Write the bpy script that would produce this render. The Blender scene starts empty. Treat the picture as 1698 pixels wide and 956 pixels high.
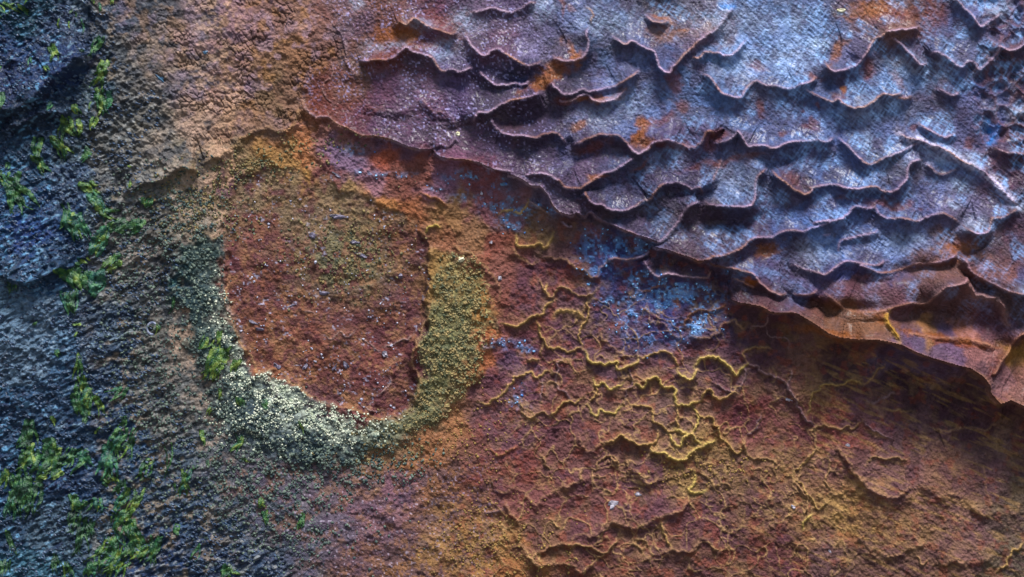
import bpy, math, random
import numpy as np
R = math.radians
C = bpy.context.scene.collection
scene = bpy.context.scene
PX = 0.001                      # one photo pixel = 1 mm on the rock
CX, CY = 849.0, 478.0
random.seed(11); rng = np.random.default_rng(11)

# ------------------------------------------------------------ camera, sky, sun
cam_d = bpy.data.cameras.new('camera'); cam = bpy.data.objects.new('camera', cam_d); C.objects.link(cam)
DIST = 4.2
cam.location = (0, -DIST, 0); cam.rotation_euler = (R(90), 0, 0)
cam_d.sensor_width = 36; cam_d.lens = 36*DIST/(1698*PX)*1.006
cam_d.clip_start = 0.05; cam_d.clip_end = 200
scene.camera = cam
SUN_EL, SUN_ROT = 64, 165       # rotation: azimuth, 180 = straight behind the camera
w = bpy.data.worlds.new("World"); scene.world = w; w.use_nodes = True
nt = w.node_tree; bg = nt.nodes['Background']
sky = nt.nodes.new('ShaderNodeTexSky'); sky.sky_type = 'NISHITA'; sky.sun_disc = False
sky.sun_elevation = R(SUN_EL); sky.sun_rotation = R(SUN_ROT); sky.ozone_density = 1.6; sky.air_density = 1.2
nt.links.new(sky.outputs[0], bg.inputs[0]); bg.inputs[1].default_value = 0.105
sd = bpy.data.lights.new('sun', 'SUN'); sun = bpy.data.objects.new('sun', sd); C.objects.link(sun)
sd.energy = 5.0; sd.angle = R(18); sd.color = (1.0, 0.98, 0.95)
az = R(SUN_ROT); el = R(SUN_EL)
from mathutils import Vector
sdir = Vector((math.sin(az)*math.cos(el), math.cos(az)*math.cos(el), math.sin(el)))
sun.rotation_euler = (-sdir).to_track_quat('-Z', 'Y').to_euler()
scene.view_settings.view_transform = 'Standard'; scene.view_settings.look = 'None'
scene.view_settings.exposure = 0.34; scene.view_settings.gamma = 1.0
scene.render.engine = 'CYCLES'

# ------------------------------------------------------------ noise
def hsh(ix, iy, s):
    n = (ix.astype(np.int64)*374761393 + iy.astype(np.int64)*668265263 + s*1442695041) & 0xffffffff
    n = ((n ^ (n >> 13))*1274126177) & 0xffffffff
    n = (n ^ (n >> 16)) & 0xffffffff
    return n.astype(np.float64)/4294967295.0
def vnoise(x, y, s=0):
    ix = np.floor(x); iy = np.floor(y); fx = x-ix; fy = y-iy
    ux = fx*fx*fx*(fx*(fx*6-15)+10); uy = fy*fy*fy*(fy*(fy*6-15)+10)
    a = hsh(ix, iy, s); b = hsh(ix+1, iy, s); c = hsh(ix, iy+1, s); d = hsh(ix+1, iy+1, s)
    return (a+(b-a)*ux)+((c+(d-c)*ux)-(a+(b-a)*ux))*uy
def fbm(x, y, sc, o=4, s=0, g=0.5):
    t = 0; a = 1.0; tot = 0; x = x/sc; y = y/sc
    for k in range(o):
        t = t+a*(vnoise(x, y, s+k*7)*2-1); tot += a; a *= g
        x, y = (x*1.9+y*0.6)+13.1, (y*1.9-x*0.6)+7.7
    return t/tot
def worley(x, y, sc, s=0):
    x = x/sc; y = y/sc; ix = np.floor(x); iy = np.floor(y)
    f1 = np.full(x.shape, 9.0); f2 = np.full(x.shape, 9.0); idv = np.zeros(x.shape)
    for dx in (-1, 0, 1):
        for dy in (-1, 0, 1):
            cx = ix+dx; cy = iy+dy
            h = hsh(cx, cy, s)
            d = np.hypot(cx+h-x, cy+hsh(cx, cy, s+5)-y)
            m = d < f1
            f2 = np.where(m, f1, np.minimum(f2, d)); idv = np.where(m, h, idv); f1 = np.where(m, d, f1)
    return f1, f2, idv
def sstep(a, b, x):
    t = np.clip((x-a)/(b-a), 0, 1); return t*t*(3-2*t)

# ------------------------------------------------------------ sample grid (photo pixels, y down)
STEP = 1.36
def axis(lo, hi):
    a = np.arange(lo, hi, STEP)
    e = np.cumsum(STEP*1.055**np.arange(1, 55))
    return np.concatenate([lo-e[::-1], a, a[-1]+e])
gx = axis(-14, 1712); gy = axis(-14, 970)
X, Y = np.meshgrid(gx, gy)
NX, NY = len(gx), len(gy)

# ------------------------------------------------------------ traced lines, read in 400x225 windows of the wall
W_ = dict(A=(500,0),B=(900,0),C=(1298,0),D=(700,200),E=(1000,200),F=(1298,200),G=(1000,400),H=(1298,400),I=(1298,600),
          J=(1298,731),K=(700,400),L=(750,550),M=(1000,550),N=(800,731),O=(0,0),P=(0,200),Q=(0,400),R=(0,560),S=(0,731),
          U=(250,200),V=(300,400),W=(300,560))
Z = 400/1698.0
def tr(spec):
    out = []
    t = None
    for tok in spec.split():
        if tok.isalpha(): t = tok; continue
        a, b = tok.split(',')
        if t == 'X': out.append((float(a), float(b)))
        else: out.append((W_[t][0]+float(a)*Z, W_[t][1]+float(b)*Z))
    return np.array(out)
# scallop lips: (points, height, reach up the slope, drop width)   right-hand side of travel is the drop
LIPS = [
 ('A 200,150 240,200 290,260 320,330 330,420 370,510 380,600', 4, 40, 4),
 ('A 400,450 500,440 600,435 680,400 740,350 800,385 860,400 920,420 960,470 1000,520 1060,500 1120,520 1180,500 1225,480', 11, 28, 4),
 ('A 640,200 700,180 750,190 800,150 860,180 930,215 1000,240 1050,255 1110,230', 11, 26, 5),
 ('A 1150,240 1200,330 1240,380 1290,410 1350,370 1400,370 1440,400 1500,440 1560,475 1620,480 1698,435', 15, 45, 5),
 ('A 1170,110 1250,95 1350,75 1420,95 1480,105 1540,80 1600,50 1660,40', 6, 18, 3),
 ('A 1235,490 1262,520 1300,560 1370,610 1450,610 1500,600 1560,605 1640,570', 9, 24, 4),
 ('A 1215,900 1220,850 1250,810 1330,800 1400,750 1500,720 1600,700 1698,650', 15, 40, 5),
 ('B 10,630 60,608 90,640 150,680 220,670 270,645 330,660 420,635 500,620 560,590 620,550 680,490', 13, 40, 4),
 ('A 420,740 500,770 620,790 700,790 780,755 850,710 900,760 950,800 1020,800 1070,850 1100,930', 6, 38, 7),
 ('A 10,720 60,790 120,830 200,835 260,880 340,915 400,950 U 1500,115 1600,120 1698,140 X 680,246 D 0,215 75,217', 9, 40, 7),
 ('D 75,217 130,185 190,190 240,140 290,200 350,250 400,300', 6, 22, 5),
 ('D 75,217 130,265 180,278 300,285 400,305 500,350 590,360 680,390 740,390 800,378 870,385 960,430 1010,475 1100,480 1180,430 1250,390 1340,355 1400,320 1450,290 1510,250', 13, 48, 6),
 ('B 60,400 100,435 160,450 230,445 290,405 308,330 300,260 330,200', 13, 36, 4),
 ('B 470,260 560,330 610,310 680,345 740,370 780,400 795,460 820,505 865,530 900,490 940,450 990,390 1050,340 1100,290 1180,240 1230,190 1280,120 1330,60', 14, 40, 4),
 ('B 1010,410 1070,430 1130,385 1200,395 1290,415 1340,380 1420,290', 8, 26, 4),
 ('B 1080,530 1150,560 1190,610 1230,670 1290,695 1360,705 1400,650 1450,600 1490,590 1540,620 1600,620 1698,640 C 80,620 160,590 220,550', 13, 45, 4),
 ('B 80,700 150,735 240,700 300,680 350,720 410,735 500,710 560,650 600,610', 10, 18, 5),
 ('B 700,110 760,165 830,180 880,150', 9, 16, 4),
 ('C 265,440 300,515 370,515 430,500 490,470 530,420 560,360 600,300 650,280 690,250 760,240 850,230 930,200', 15, 48, 4),
 ('C 700,260 740,300 800,340 840,390 880,430 930,480 990,460', 10, 26, 4),
 ('C 980,410 1020,390 1080,410 1130,440 1170,480 1210,490 1260,455 1310,470 1340,500 1400,450 1460,390 1470,350 1540,375 1600,360 1698,310', 12, 38, 4),
 ('C 80,625 150,655 220,700 300,730 350,720 400,755 470,775 540,765 600,725 660,685 740,690 820,650', 13, 40, 4),
 ('C 740,700 820,712 880,690', 8, 18, 4),
 ('C 1120,10 1180,30 1230,80 1280,130 1310,180 1350,205 1400,170 1450,150 1500,100', 13, 30, 4),
 ('C 1030,640 1090,660 1150,690 1220,660', 6, 22, 4),
 ('C 905,860 960,910 1020,940 F 1040,105 1100,130 1160,110 1200,90', 10, 28, 4),
 ('A 1330,810 1350,870 1390,935 D 530,70 580,105 650,120 720,120 790,130 850,110 900,95 950,100 990,150 1030,185', 14, 36, 5),
 ('D 1030,190 1130,150 1220,115 1290,110 1380,125 1430,170 1470,220 1510,245 1560,210 1620,165 1698,155 E 450,155 530,180 610,200 660,170 700,100 740,90 775,130', 16, 48, 5),
 ('E 775,130 790,165 840,155 900,115 920,90 950,120 990,190 1040,190 1110,190 1160,205 1230,185 1290,160 F 210,155 270,165 340,120', 14, 42, 4),
 ('D 1135,470 1150,540 1200,590 1260,600 1310,630 1400,640 1460,620 1520,580 1580,560 1620,510 1660,465 1698,450 E 500,440 560,460 600,485 660,480 690,530', 16, 48, 5),
 ('D 560,390 650,400 700,420 770,470 830,470 880,530 920,610 960,650 1040,675 1080,655 1130,680 1180,650 1240,700 1290,725 E 60,735 130,770 230,810 300,830 370,855 440,800 500,730 550,650 600,600 680,570', 13, 44, 5),
 ('D 730,560 790,590 830,620 880,650 925,665 1000,730 1080,760', 8, 18, 4),
 ('E 690,560 720,595 800,605 900,610 980,605 1020,580 1035,500 1045,410 1090,370 1140,340', 18, 46, 5),
 ('E 370,860 G 350,45 430,60 510,90 580,110 650,140 700,130 760,105 840,95 900,70 960,30 E 1010,835 1080,825 1150,820 1210,795 1280,775 1370,785 1440,755 1500,735 1600,700 1698,670', 18, 52, 5),
 ('F 120,780 200,795 250,805 340,800', 8, 20, 4),
 ('F 130,755 200,720 300,700 400,670 470,610 550,620 610,625 650,670 700,690 800,690 900,710 980,680 1040,660 1110,665 1160,695 1220,730', 14, 44, 4),
 ('E 1150,340 1180,390 1230,430 1290,480 1340,510 1390,525 1430,490 F 160,485 250,465 320,460 400,480 480,490 560,475 620,470 660,500 710,510 770,480 820,420 840,340 870,300 960,280', 14, 46, 4),
 ('E 690,470 740,440 780,370 820,250', 7, 22, 6),
 ('F 340,120 400,170 450,220 500,280 540,310 600,310 680,270 760,240 840,205 900,175 950,180', 13, 42, 4),
 ('F 770,90 830,130 930,150 1020,185 1100,215 1180,270 1280,320 1380,370 1440,430 1500,490 1560,560 1615,610', 12, 20, 14),
 ('F 960,290 1010,340 1080,380 1160,360 1220,330', 8, 26, 4),
 ('F 1220,730 1260,780 1320,800 1380,780 1410,720 1420,690 1500,680 1560,650 1620,610', 18, 34, 6),
 ('F 1440,190 1470,210 1540,240 1620,240 1690,265', 12, 26, 4),
 ('F 360,960 365,860 440,830 520,810 610,790 650,750', 8, 26, 5),
 ('G 10,165 30,130 80,115 150,125 230,115 290,95 330,55 350,45', 10, 22, 4),
 ('G 260,110 300,170 340,220 380,245 430,225 490,230 560,240 640,250 710,250 740,210 780,175', 17, 34, 5),
 ('G 700,135 760,165 840,185 900,190 960,205 1020,230 1060,270 1100,310 1160,350 1230,370 1280,345', 18, 46, 6),
 ('G 860,230 920,265 980,290 1040,320 1110,330 1180,370 1260,400', 9, 14, 4),
 ('G 1290,345 1340,375 1400,375 1440,360 1490,335', 13, 34, 6),
 ('H 0,180 60,170 130,200 200,215 260,230 330,180 400,140 480,150 560,165 640,165 690,110', 10, 42, 6),
 ('H 240,345 300,395 370,450 440,480 530,490 640,485 700,470 780,445 860,430 960,435 1020,380 1080,320 1160,300 1220,275 1265,225', 26, 62, 11),
 ('H 450,140 540,180 640,215 760,205 900,165 1030,150 1120,120 1200,80', 14, 36, 9),
 ('G 860,410 930,430 1000,440 1080,455 1140,490 1200,500 1290,495 1340,510 1400,545 1470,590 1540,640 1620,670 H 400,680 480,685 600,680 700,700 780,720 880,770 960,800 1060,830 1160,860 1250,880 1330,930 1390,955', 30, 52, 13),
 ('I 1190,20 1280,50 1350,100 1390,150 1400,210 1460,275 1540,255 1620,290 1698,310 X 1740,690 1800,730', 34, 60, 15),
 ('H 1210,90 1240,150 1270,210 1320,250 1400,290 1480,330 1540,355 1610,365 1660,345 1698,300 X 1730,450', 30, 64, 6),
 ('H 1370,955 1430,900 1470,830 1530,750 1570,680 1610,640 1698,630 X 1740,545', 24, 26, 8),
 ('H 740,630 850,640 960,655 1060,670 1200,670 1300,690 1400,720 1490,770', 12, 40, 14),
]
LIPS_RED = [   # scarps of the red rock and of the dark rock at left
 ('G 240,455 300,490 370,530 420,580 460,625 510,665 560,665 580,640', 9, 26, 4),
 ('I 1060,500 1075,470 1150,475 1230,455 1300,450 1380,465 1440,465 1480,430 1530,380 1600,345', 14, 50, 5),
 ('I 340,560 380,600 410,640 450,700 490,760 540,820 600,870 680,915 750,935 810,910 860,880 900,850', 19, 60, 5),
 ('J 920,300 1000,320 1060,360 1100,370 1130,345 1190,355 1250,380 1290,395 1310,440 1350,480 1400,505 1480,510 1560,500 1620,480 1645,400', 10, 40, 5),
 ('J 1380,150 1410,250 1420,350 1440,430 1500,470', 6, 40, 5),
 ('J 510,650 560,700 600,740 650,740 710,780 800,780 860,745 930,720 980,675', 9, 34, 4),
 ('J 1060,880 1170,820 1240,835 1330,830 1400,810 1440,750', 10, 30, 6),
 ('K 830,120 900,115 990,120 1040,160 1100,190 1160,210 1190,250 1230,240 1245,180 1300,140 1350,115', 12, 28, 4),
 ('K 620,40 680,110 740,150 790,155 830,125', 6, 20, 4),
 ('K 1250,600 1255,650 1280,700 1340,740 1400,790 1470,820', 9, 26, 4),
 ('K 200,20 280,60 340,80 420,150 490,220 530,290 545,370 530,450', 13, 30, 5),
 ('N 70,340 160,345 230,320 300,345 340,400 380,425 420,390 480,350 550,305 620,290 690,265 720,240', 13, 30, 4),
 ('N 160,390 180,460 230,530 265,590 260,680 300,750 340,800 390,845 470,850 560,845 620,850 690,895 750,860 810,820', 12, 26, 4),
 ('N 350,780 420,745 480,715 540,705 610,710 640,650 700,635 780,640 840,600 900,560 960,560 1020,585 1100,580 1180,545 1240,515 1320,490 1390,460 1450,400', 13, 30, 4),
 ('N 1080,800 1160,810 1220,775 1290,750 1370,745 1450,750 1500,690 1550,675 1600,710 1640,750 1698,770', 11, 30, 4),
 ('N 980,195 1060,190 1110,230 1160,290 1230,265 1310,235 1400,210 1470,190 1540,210 1600,250 1620,300 1698,290', 9, 26, 4),
 ('L 880,700 900,780 940,825 1000,820 1030,775 1100,760 1150,730 1190,715 1240,750 1320,785 1390,770', 10, 30, 4),
 ('M 330,780 350,830 410,840 470,875 560,885 610,840 680,800 740,770 790,745', 9, 28, 4),
 ('M 510,250 540,305 590,325 625,300 640,250', 12, 14, 5),
 ('G 580,630 630,660 700,670 760,655 800,620 830,575 890,550 930,565 970,605 1010,610', 12, 30, 4),
 ('U 360,300 440,275 520,240 600,190 660,130 720,75 780,60 840,50 880,70 940,75 1000,55 X 495,200 500,175', 11, 40, 4),
 ('O -200,850 0,800 80,765 180,740 260,690 340,600 420,540 500,480 560,430 650,400', 44, 95, 12),
 ('O -200,980 0,930 100,890 200,850 300,800 420,780 540,800', 20, 30, 8),
 ('O 280,-60 240,15 150,60 80,110 0,165 -160,240', 12, 60, 5),
 ('Q -200,250 0,230 90,240 160,262 230,268 310,245 380,215 440,180 520,150', 26, 80, 6),
 ('P 880,500 960,470 1030,430 1100,430 1180,395 1240,345 1300,320 1380,340 1430,325', 18, 40, 6),
 ('R 480,600 560,605 650,610 720,600 800,570', 7, 24, 4),
 ('S 300,330 420,300 560,310 700,290', 5, 24, 4),
 ('K 75,30 50,200 55,400 45,510 20,600 X 690,575 686,600 698,630 695,652 681,673', 10, 16, 3),
 ('X 681,673 665,690 625,691 601,682 578,675 547,671 526,659 488,635 477,621 455,612 432,619 422,595 404,569 387,532 378,501 380,471 382,435', 5, 18, 3),
 ('P 560,640 640,600 760,570', 5, 20, 4),
 ('B 300,60 340,120 320,200', 4, 20, 5),
]
# mineral veins: (points, height, width, colour key)
VE = [
 ('G 240,350 320,335 370,320 390,270 360,240', 3, 3.0, 'o'),
 ('G 575,620 570,560 600,530 630,490 700,485 770,490 830,460 860,410', 6, 3.6, 'o'),
 ('G 1010,600 1060,605 1120,595 1140,550 1130,500', 4, 2.6, 'p'),
 ('G 1140,600 1150,670 1230,665 1290,680 1290,750', 3, 2.2, 'p'),
 ('H 700,480 682,520 700,570 720,630 760,700', 12, 7, 'y'),
 ('H 1240,290 1290,370 1350,390 1420,390 1470,430 1510,500 1530,570 1570,620', 9, 10, 'p'),
 ('I 10,150 40,100 50,50', 4, 2.6, 'p'),
 ('I 150,370 180,320 190,230 240,200 260,160 320,145 380,160 440,135 500,130 545,155', 6, 3, 'y'),
 ('I 545,155 600,120 640,60 700,10', 4, 3, 'd'),
 ('I 225,600 225,540 200,490 220,450 290,440 350,450 400,470 450,450 500,470 540,395', 5, 3, 'd'),
 ('I 540,395 580,440 640,480 700,510 760,530', 5, 2.6, 'p'),
 ('I 560,720 590,690 630,660 700,675 760,660 830,680 880,670', 6, 3, 'd'),
 ('I 560,260 640,280 700,250 740,215 800,220', 5, 4, 'p'),
 ('I 60,790 80,750 140,700 190,640 230,600', 5, 3, 'y'),
 ('I 690,320 760,330 840,345 880,350', 4, 3.5, 'd'),
 ('J 60,255 120,290 160,360 200,410 240,465 290,430 340,410', 5, 2.6, 'y'),
 ('J 120,610 140,550 190,500', 5, 3, 'Y'),
 ('J 65,800 80,760 100,710', 4, 2.4, 'd'),
 ('J 320,110 310,200 290,270 320,360', 4, 3, 'd'),
 ('J 920,790 960,850 1000,820', 5, 3, 'd'),
 ('J 1480,900 1540,870 1570,800 1620,750 1690,700', 6, 3.5, 'y'),
 ('K 810,260 850,310 880,370 910,382 940,350 990,325 1040,350 1090,375 1150,385 1210,360', 6, 3, 'd'),
 ('K 880,300 870,340 900,378', 4, 4, 'y'),
 ('K 560,570 640,597 700,573 750,550 800,525 855,510 860,450 900,430 940,405', 6, 3.6, 'y'),
 ('K 800,555 820,610 850,680 900,740 960,745 1020,770 1090,755 1140,765', 7, 3.4, 'y'),
 ('K 1140,765 1170,820 1220,860 1300,855 1365,850 1380,890 1440,880 1500,850 1520,805', 8, 3.6, 'Y'),
 ('K 1170,400 1160,480 1145,560 1120,600 1105,680 1120,750', 5, 2.8, 'y'),
 ('K 930,530 960,490 1010,475 1070,490 1110,520 1140,570', 6, 6, 'y'),
 ('K 860,700 840,740 830,800', 4, 3, 'd'),
 ('L 180,490 240,505 290,470 350,430 390,390 430,330 450,318 510,295 545,285 600,310 650,285 695,265', 6, 3.4, 'y'),
 ('L 690,600 730,560 770,500 800,490 850,490 900,470 930,450', 7, 3.2, 'y'),
 ('L 450,480 490,510 495,570 550,590 590,570 640,570 690,600', 5, 3, 'd'),
 ('L 630,320 625,420 620,500', 3, 2.4, 'p'),
 ('L 790,150 740,230 730,330 750,400 800,430 850,490', 6, 3.2, 'p'),
 ('L 990,320 1010,375 1060,355 1110,395 1160,380 1200,350', 6, 3.4, 'Y'),
 ('L 1010,375 1005,440 965,485', 5, 2.8, 'y'),
 ('L 950,500 970,560 1010,580 1050,540 1100,575 1160,545 1210,515', 6, 3.2, 'Y'),
 ('L 250,790 290,840 340,860 400,830 470,790', 6, 3.6, 'o'),
 ('L 1020,950 1040,900 1090,870 1140,880 1165,940', 4, 2.6, 'd'),
 ('L 530,210 560,190 610,200', 5, 5, 'd'),
 ('M 240,180 320,160 380,150 420,125 470,150 495,200 520,260', 7, 3.2, 'y'),
 ('M 520,260 540,305 590,325 625,300 640,250', 9, 3.4, 'Y'),
 ('M 640,250 650,200 700,175 760,180 830,200 880,250 920,290 960,260 1000,215', 10, 4.2, 'Y'),
 ('M 205,355 270,380 310,325 390,325 405,360 440,380 490,390 500,450 530,505 600,500 680,475', 9, 3.6, 'Y'),
 ('M 680,475 690,430 740,405 770,440 810,465 860,460 900,425 940,430', 7, 3.4, 'y'),
 ('M 170,240 200,310 210,355 170,400 145,470 155,510', 5, 2.6, 'p'),
 ('M 155,510 240,520 320,520 335,570 350,610 400,650 460,685 500,670 515,600 520,510', 6, 3, 'y'),
 ('M 0,770 60,755 125,715 180,750 260,785 330,770 375,730 385,680', 7, 3, 'y'),
 ('M 465,690 480,750 530,790 550,740 610,710 650,750 690,800', 8, 3.4, 'Y'),
 ('M 610,710 640,650 655,570 620,510', 6, 3, 'Y'),
 ('M 490,675 540,700 590,705', 5, 5.5, 'Y'),
 ('M 620,520 690,600 750,590 790,660 810,730 860,770 900,820 940,845 980,815', 7, 3.2, 'y'),
 ('M 340,790 350,830 410,840 470,875 560,885 610,840 680,800 740,770 790,745', 5, 3.6, 'Y'),
 ('M 990,720 985,790 1010,860 1080,890 1150,890 1200,920 1240,950', 6, 3.4, 'd'),
 ('M 940,430 960,390 975,330 1000,270 990,220', 5, 3, 'p'),
 ('M 750,380 800,360 850,400 940,418', 5, 3, 'p'),
 ('M 1000,205 970,155 1010,115 1080,110 1160,105', 6, 3.4, 'd'),
 ('M 1000,215 1060,240 1130,290 1220,320 1280,370 1310,440 1360,510 1400,600 1430,635 1490,650', 8, 3.6, 'p'),
 ('M 1280,360 1310,310 1315,270', 4, 2.6, 'p'),
 ('M 1390,930 1430,870 1490,810 1480,740 1470,690 1500,650', 5, 3, 'd'),
 ('M 985,720 1030,700 1080,680 1075,620 1110,570', 4, 3, 'p'),
 ('N 410,80 435,120 440,170 500,190', 5, 2.8, 'd'),
 ('N 700,260 685,220 690,185', 5, 4, 'd'),
 ('N 610,710 690,710 780,740 820,775 880,770 910,720 970,685', 6, 3, 'd'),
 ('N 810,820 830,790 880,770', 5, 3, 'd'),
 ('N 950,180 940,130 890,100', 4, 2.6, 'd'),
 ('N 800,190 810,150 830,120', 4, 2.6, 'd'),
 ('N 1240,550 1270,620 1290,690 1320,740', 5, 3, 'y'),
 ('N 1485,200 1480,290 1440,330 1480,355 1540,350 1580,310', 6, 4, 'Y'),
 ('N 0,510 80,490 160,480', 5, 4, 'p'),
 ('N 480,530 510,580 550,600', 5, 3, 'd'),
 ('N 1160,800 1060,700 1120,690 1170,750', 4, 3, 'd'),
 ('D 540,665 580,635 630,640 690,660 730,620 755,565', 5, 3.4, 'y'),
 ('D 655,800 680,870 740,885 800,870 860,890 900,850 930,790', 7, 4.4, 'y'),
 ('D 30,790 60,750 100,735 130,745', 4, 2.6, 'Y'),
 ('D 0,510 60,540 120,560 200,620', 5, 4, 'o'),
 ('X 1330,770 1322,800 1335,830 1328,860', 4, 2.6, 'd'),
 ('A 220,430 230,500 220,560 180,580 160,640 185,700 260,750', 2.5, 2.0, 't'),
 ('V 870,490 930,500 960,510', 2, 1.8, 't'),
 ('V 1000,660 1060,680 1110,640 1180,665 1240,610', 2.5, 2.0, 't'),
 ('V 1250,670 1320,710 1370,750 1410,785', 2.5, 2.0, 't'),
 ('V 1420,740 1500,720 1580,690 1650,640', 2.5, 2.4, 't'),
 ('V 300,420 340,460 380,510 410,540', 3, 3, 't'),
 ('W 1250,430 1290,480 1360,520 1440,500', 2.5, 2.0, 't'),
 ('W 1480,260 1475,320 1430,370 1390,390', 2.5, 2.0, 't'),
]
def dense(P, step=1.5, wig=1.2, seed=0):
    P = np.vstack([2*P[0]-P[1], P, 2*P[-1]-P[-2]])
    out = []
    for i in range(1, len(P)-2):
        p0, p1, p2, p3 = P[i-1], P[i], P[i+1], P[i+2]
        n = max(2, int(np.hypot(*(p2-p1))/step))
        t = np.linspace(0, 1, n, endpoint=False)[:, None]
        out.append(0.5*((2*p1)+(-p0+p2)*t+(2*p0-5*p1+4*p2-p3)*t*t+(-p0+3*p1-3*p2+p3)*t**3))
    out.append(P[-2][None]); Q = np.vstack(out)
    s = np.cumsum(np.r_[0, np.hypot(*np.diff(Q, axis=0).T)])
    T = np.gradient(Q, axis=0); k = np.ones(7)/7
    T = np.stack([np.convolve(np.pad(T[:, j], 3, 'edge'), k, 'valid') for j in (0, 1)], 1)
    T /= (np.linalg.norm(T, axis=1, keepdims=True)+1e-9)
    Nn = np.stack([-T[:, 1], T[:, 0]], 1)
    wv = (vnoise(s/9.0, s*0+seed, 3)*2-1)*wig*1.2+(vnoise(s/4.0, s*0+seed, 4)*2-1)*wig*0.7
    return Q+Nn*wv[:, None], Nn, s
def field(P, reach, wig=1.2, seed=0, amp_noise=0.35):
    """nearest distance, side (+ = drop side) and strength to a traced line inside its window"""
    Q, Nn, s = dense(P, wig=wig, seed=seed)
    x0, y0 = Q.min(0)-reach; x1, y1 = Q.max(0)+reach
    i0, i1 = np.searchsorted(gx, (x0, x1)); j0, j1 = np.searchsorted(gy, (y0, y1))
    if i1 <= i0 or j1 <= j0: return None
    D = np.full((j1-j0, i1-i0), 1e9); I = np.zeros(D.shape, int)
    L = s[-1]
    for k in range(len(Q)):
        qx, qy = Q[k]
        a, b = np.searchsorted(gx, (qx-reach, qx+reach)); c, d = np.searchsorted(gy, (qy-reach, qy+reach))
        a = max(a, i0); b = min(b, i1); c = max(c, j0); d = min(d, j1)
        if a >= b or c >= d: continue
        dd = (gx[a:b]-qx)[None, :]**2+((gy[c:d]-qy)**2)[:, None]
        sub = D[c-j0:d-j0, a-i0:b-i0]; m = dd < sub
        sub[m] = dd[m]; I[c-j0:d-j0, a-i0:b-i0][m] = k
    D = np.sqrt(D)
    xs = X[j0:j1, i0:i1]; ys = Y[j0:j1, i0:i1]
    sgn = (xs-Q[I, 0])*Nn[I, 0]+(ys-Q[I, 1])*Nn[I, 1]
    end = np.minimum(s, L-s)
    st = sstep(0, min(18, L*0.3), end+2)*(1+amp_noise*(vnoise(s/30.0, s*0+seed, 9)*2-1))
    # points past the ends of the line fade with distance instead of showing a cut
    side = sstep(-1.2, 1.2, sgn)
    return (slice(j0, j1), slice(i0, i1)), D, side, st[I], Nn[I]

def inside(P):
    m = np.zeros(X.shape, bool); n = len(P)
    for i in range(n):
        x1, y1 = P[i]; x2, y2 = P[(i+1) % n]
        if y1 == y2: continue
        c = (Y > min(y1, y2)) & (Y <= max(y1, y2))
        m ^= c & (X < (x2-x1)*(Y-y1)/(y2-y1)+x1)
    return m
def soft(P, w):
    """soft inside mask (blurred polygon)"""
    m = inside(P).astype(float)
    k = max(1, int(w/STEP))
    ker = np.ones(2*k+1)/(2*k+1)
    for _ in range(2):
        m = np.apply_along_axis(lambda r: np.convolve(np.pad(r, k, 'edge'), ker, 'valid'), 0, m)
        m = np.apply_along_axis(lambda r: np.convolve(np.pad(r, k, 'edge'), ker, 'valid'), 1, m)
    return m

wx = X+fbm(X, Y, 22, 3, 50)*9; wy = Y+fbm(X, Y, 22, 3, 60)*9
# ------------------------------------------------------------ zones
edge = tr('X 560,-700 505,-80 520,20 A 200,150 290,260 330,420 X 520,120 502,170 A 60,790 120,830 200,835 260,880 340,915 400,950 U 1500,115 1600,120 1698,140 X 680,246 '
          'D 0,215 75,217 130,265 180,278 300,285 400,305 500,350 570,380 650,400 700,420 770,470 830,470 880,530 920,610 960,650 1040,675 1080,655 1130,680 1180,650 1240,700 1290,725 '
          'E 130,770 230,810 300,830 370,855 G 350,45 430,60 510,90 580,110 650,140 700,135 760,165 840,185 880,210 '
          'G 870,330 880,410 930,430 1000,440 1080,455 1140,490 1200,500 1290,495 1340,510 1400,545 1470,590 1540,640 1620,670 H 480,685 600,680 700,700 780,720 880,770 960,800 1060,830 1160,860 1250,880 1330,930 '
          'I 1350,100 1390,150 1400,210 1460,275 1540,255 1620,290 1698,310 X 1800,730 2900,800 2900,-700')
crust = inside(edge)
crust_s = soft(edge, 9)
hollow = tr('X 400,300 460,280 540,300 620,330 690,380 716,410 712,447 712,518 705,541 686,590 690,612 698,630 695,652 681,673 665,690 625,691 601,682 578,675 547,671 526,659 488,635 477,621 455,612 432,619 422,595 404,569 387,532 378,501 380,471 382,435 375,380 380,330')
hol = soft(hollow, 3)
lens = tr('X 722,450 745,425 790,430 818,470 826,520 822,560 800,610 775,650 735,690 690,712 650,716 660,695 685,680 700,655 702,625 694,600 710,545 718,500')
len_s = soft(lens, 5)
ring_d = tr('X 268,395 300,375 345,390 372,430 370,480 378,540 395,600 440,650 520,690 600,715 660,715 640,745 560,765 500,770 430,740 370,690 340,640 320,580 300,520 285,460')
ring = soft(ring_d, 9)
ring_w = tr('X 372,455 380,480 382,530 402,575 428,625 455,618 475,628 526,665 578,680 620,698 668,700 640,722 570,722 520,705 465,690 420,665 385,620 368,560 366,500')
white = soft(ring_w, 8)
def warpm(A, w1, s_):
    qx = X+fbm(X, Y, 26, 4, s_)*w1; qy = Y+fbm(X, Y, 26, 4, s_+40)*w1
    i = np.clip(np.searchsorted(gx, qx), 0, NX-1); j = np.clip(np.searchsorted(gy, qy), 0, NY-1)
    return A[j, i]
hol = warpm(hol, 20, 330)
ring = warpm(ring, 52, 300)*(1-hol); white = warpm(soft(ring_w, 12), 40, 310)*(1-hol); len_s = warpm(len_s, 14, 320)
nb = fbm(X, Y, 90, 4, 1)
leftdark = sstep(60, -60, X-(252+70*np.sin((Y-150)/150.0)+0.82*np.maximum(Y-570, 0))+nb*70)
knob = sstep(1590, 1640, X+(fbm(X, Y, 30, 2, 8)*25))*sstep(330, 230, Y)
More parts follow.
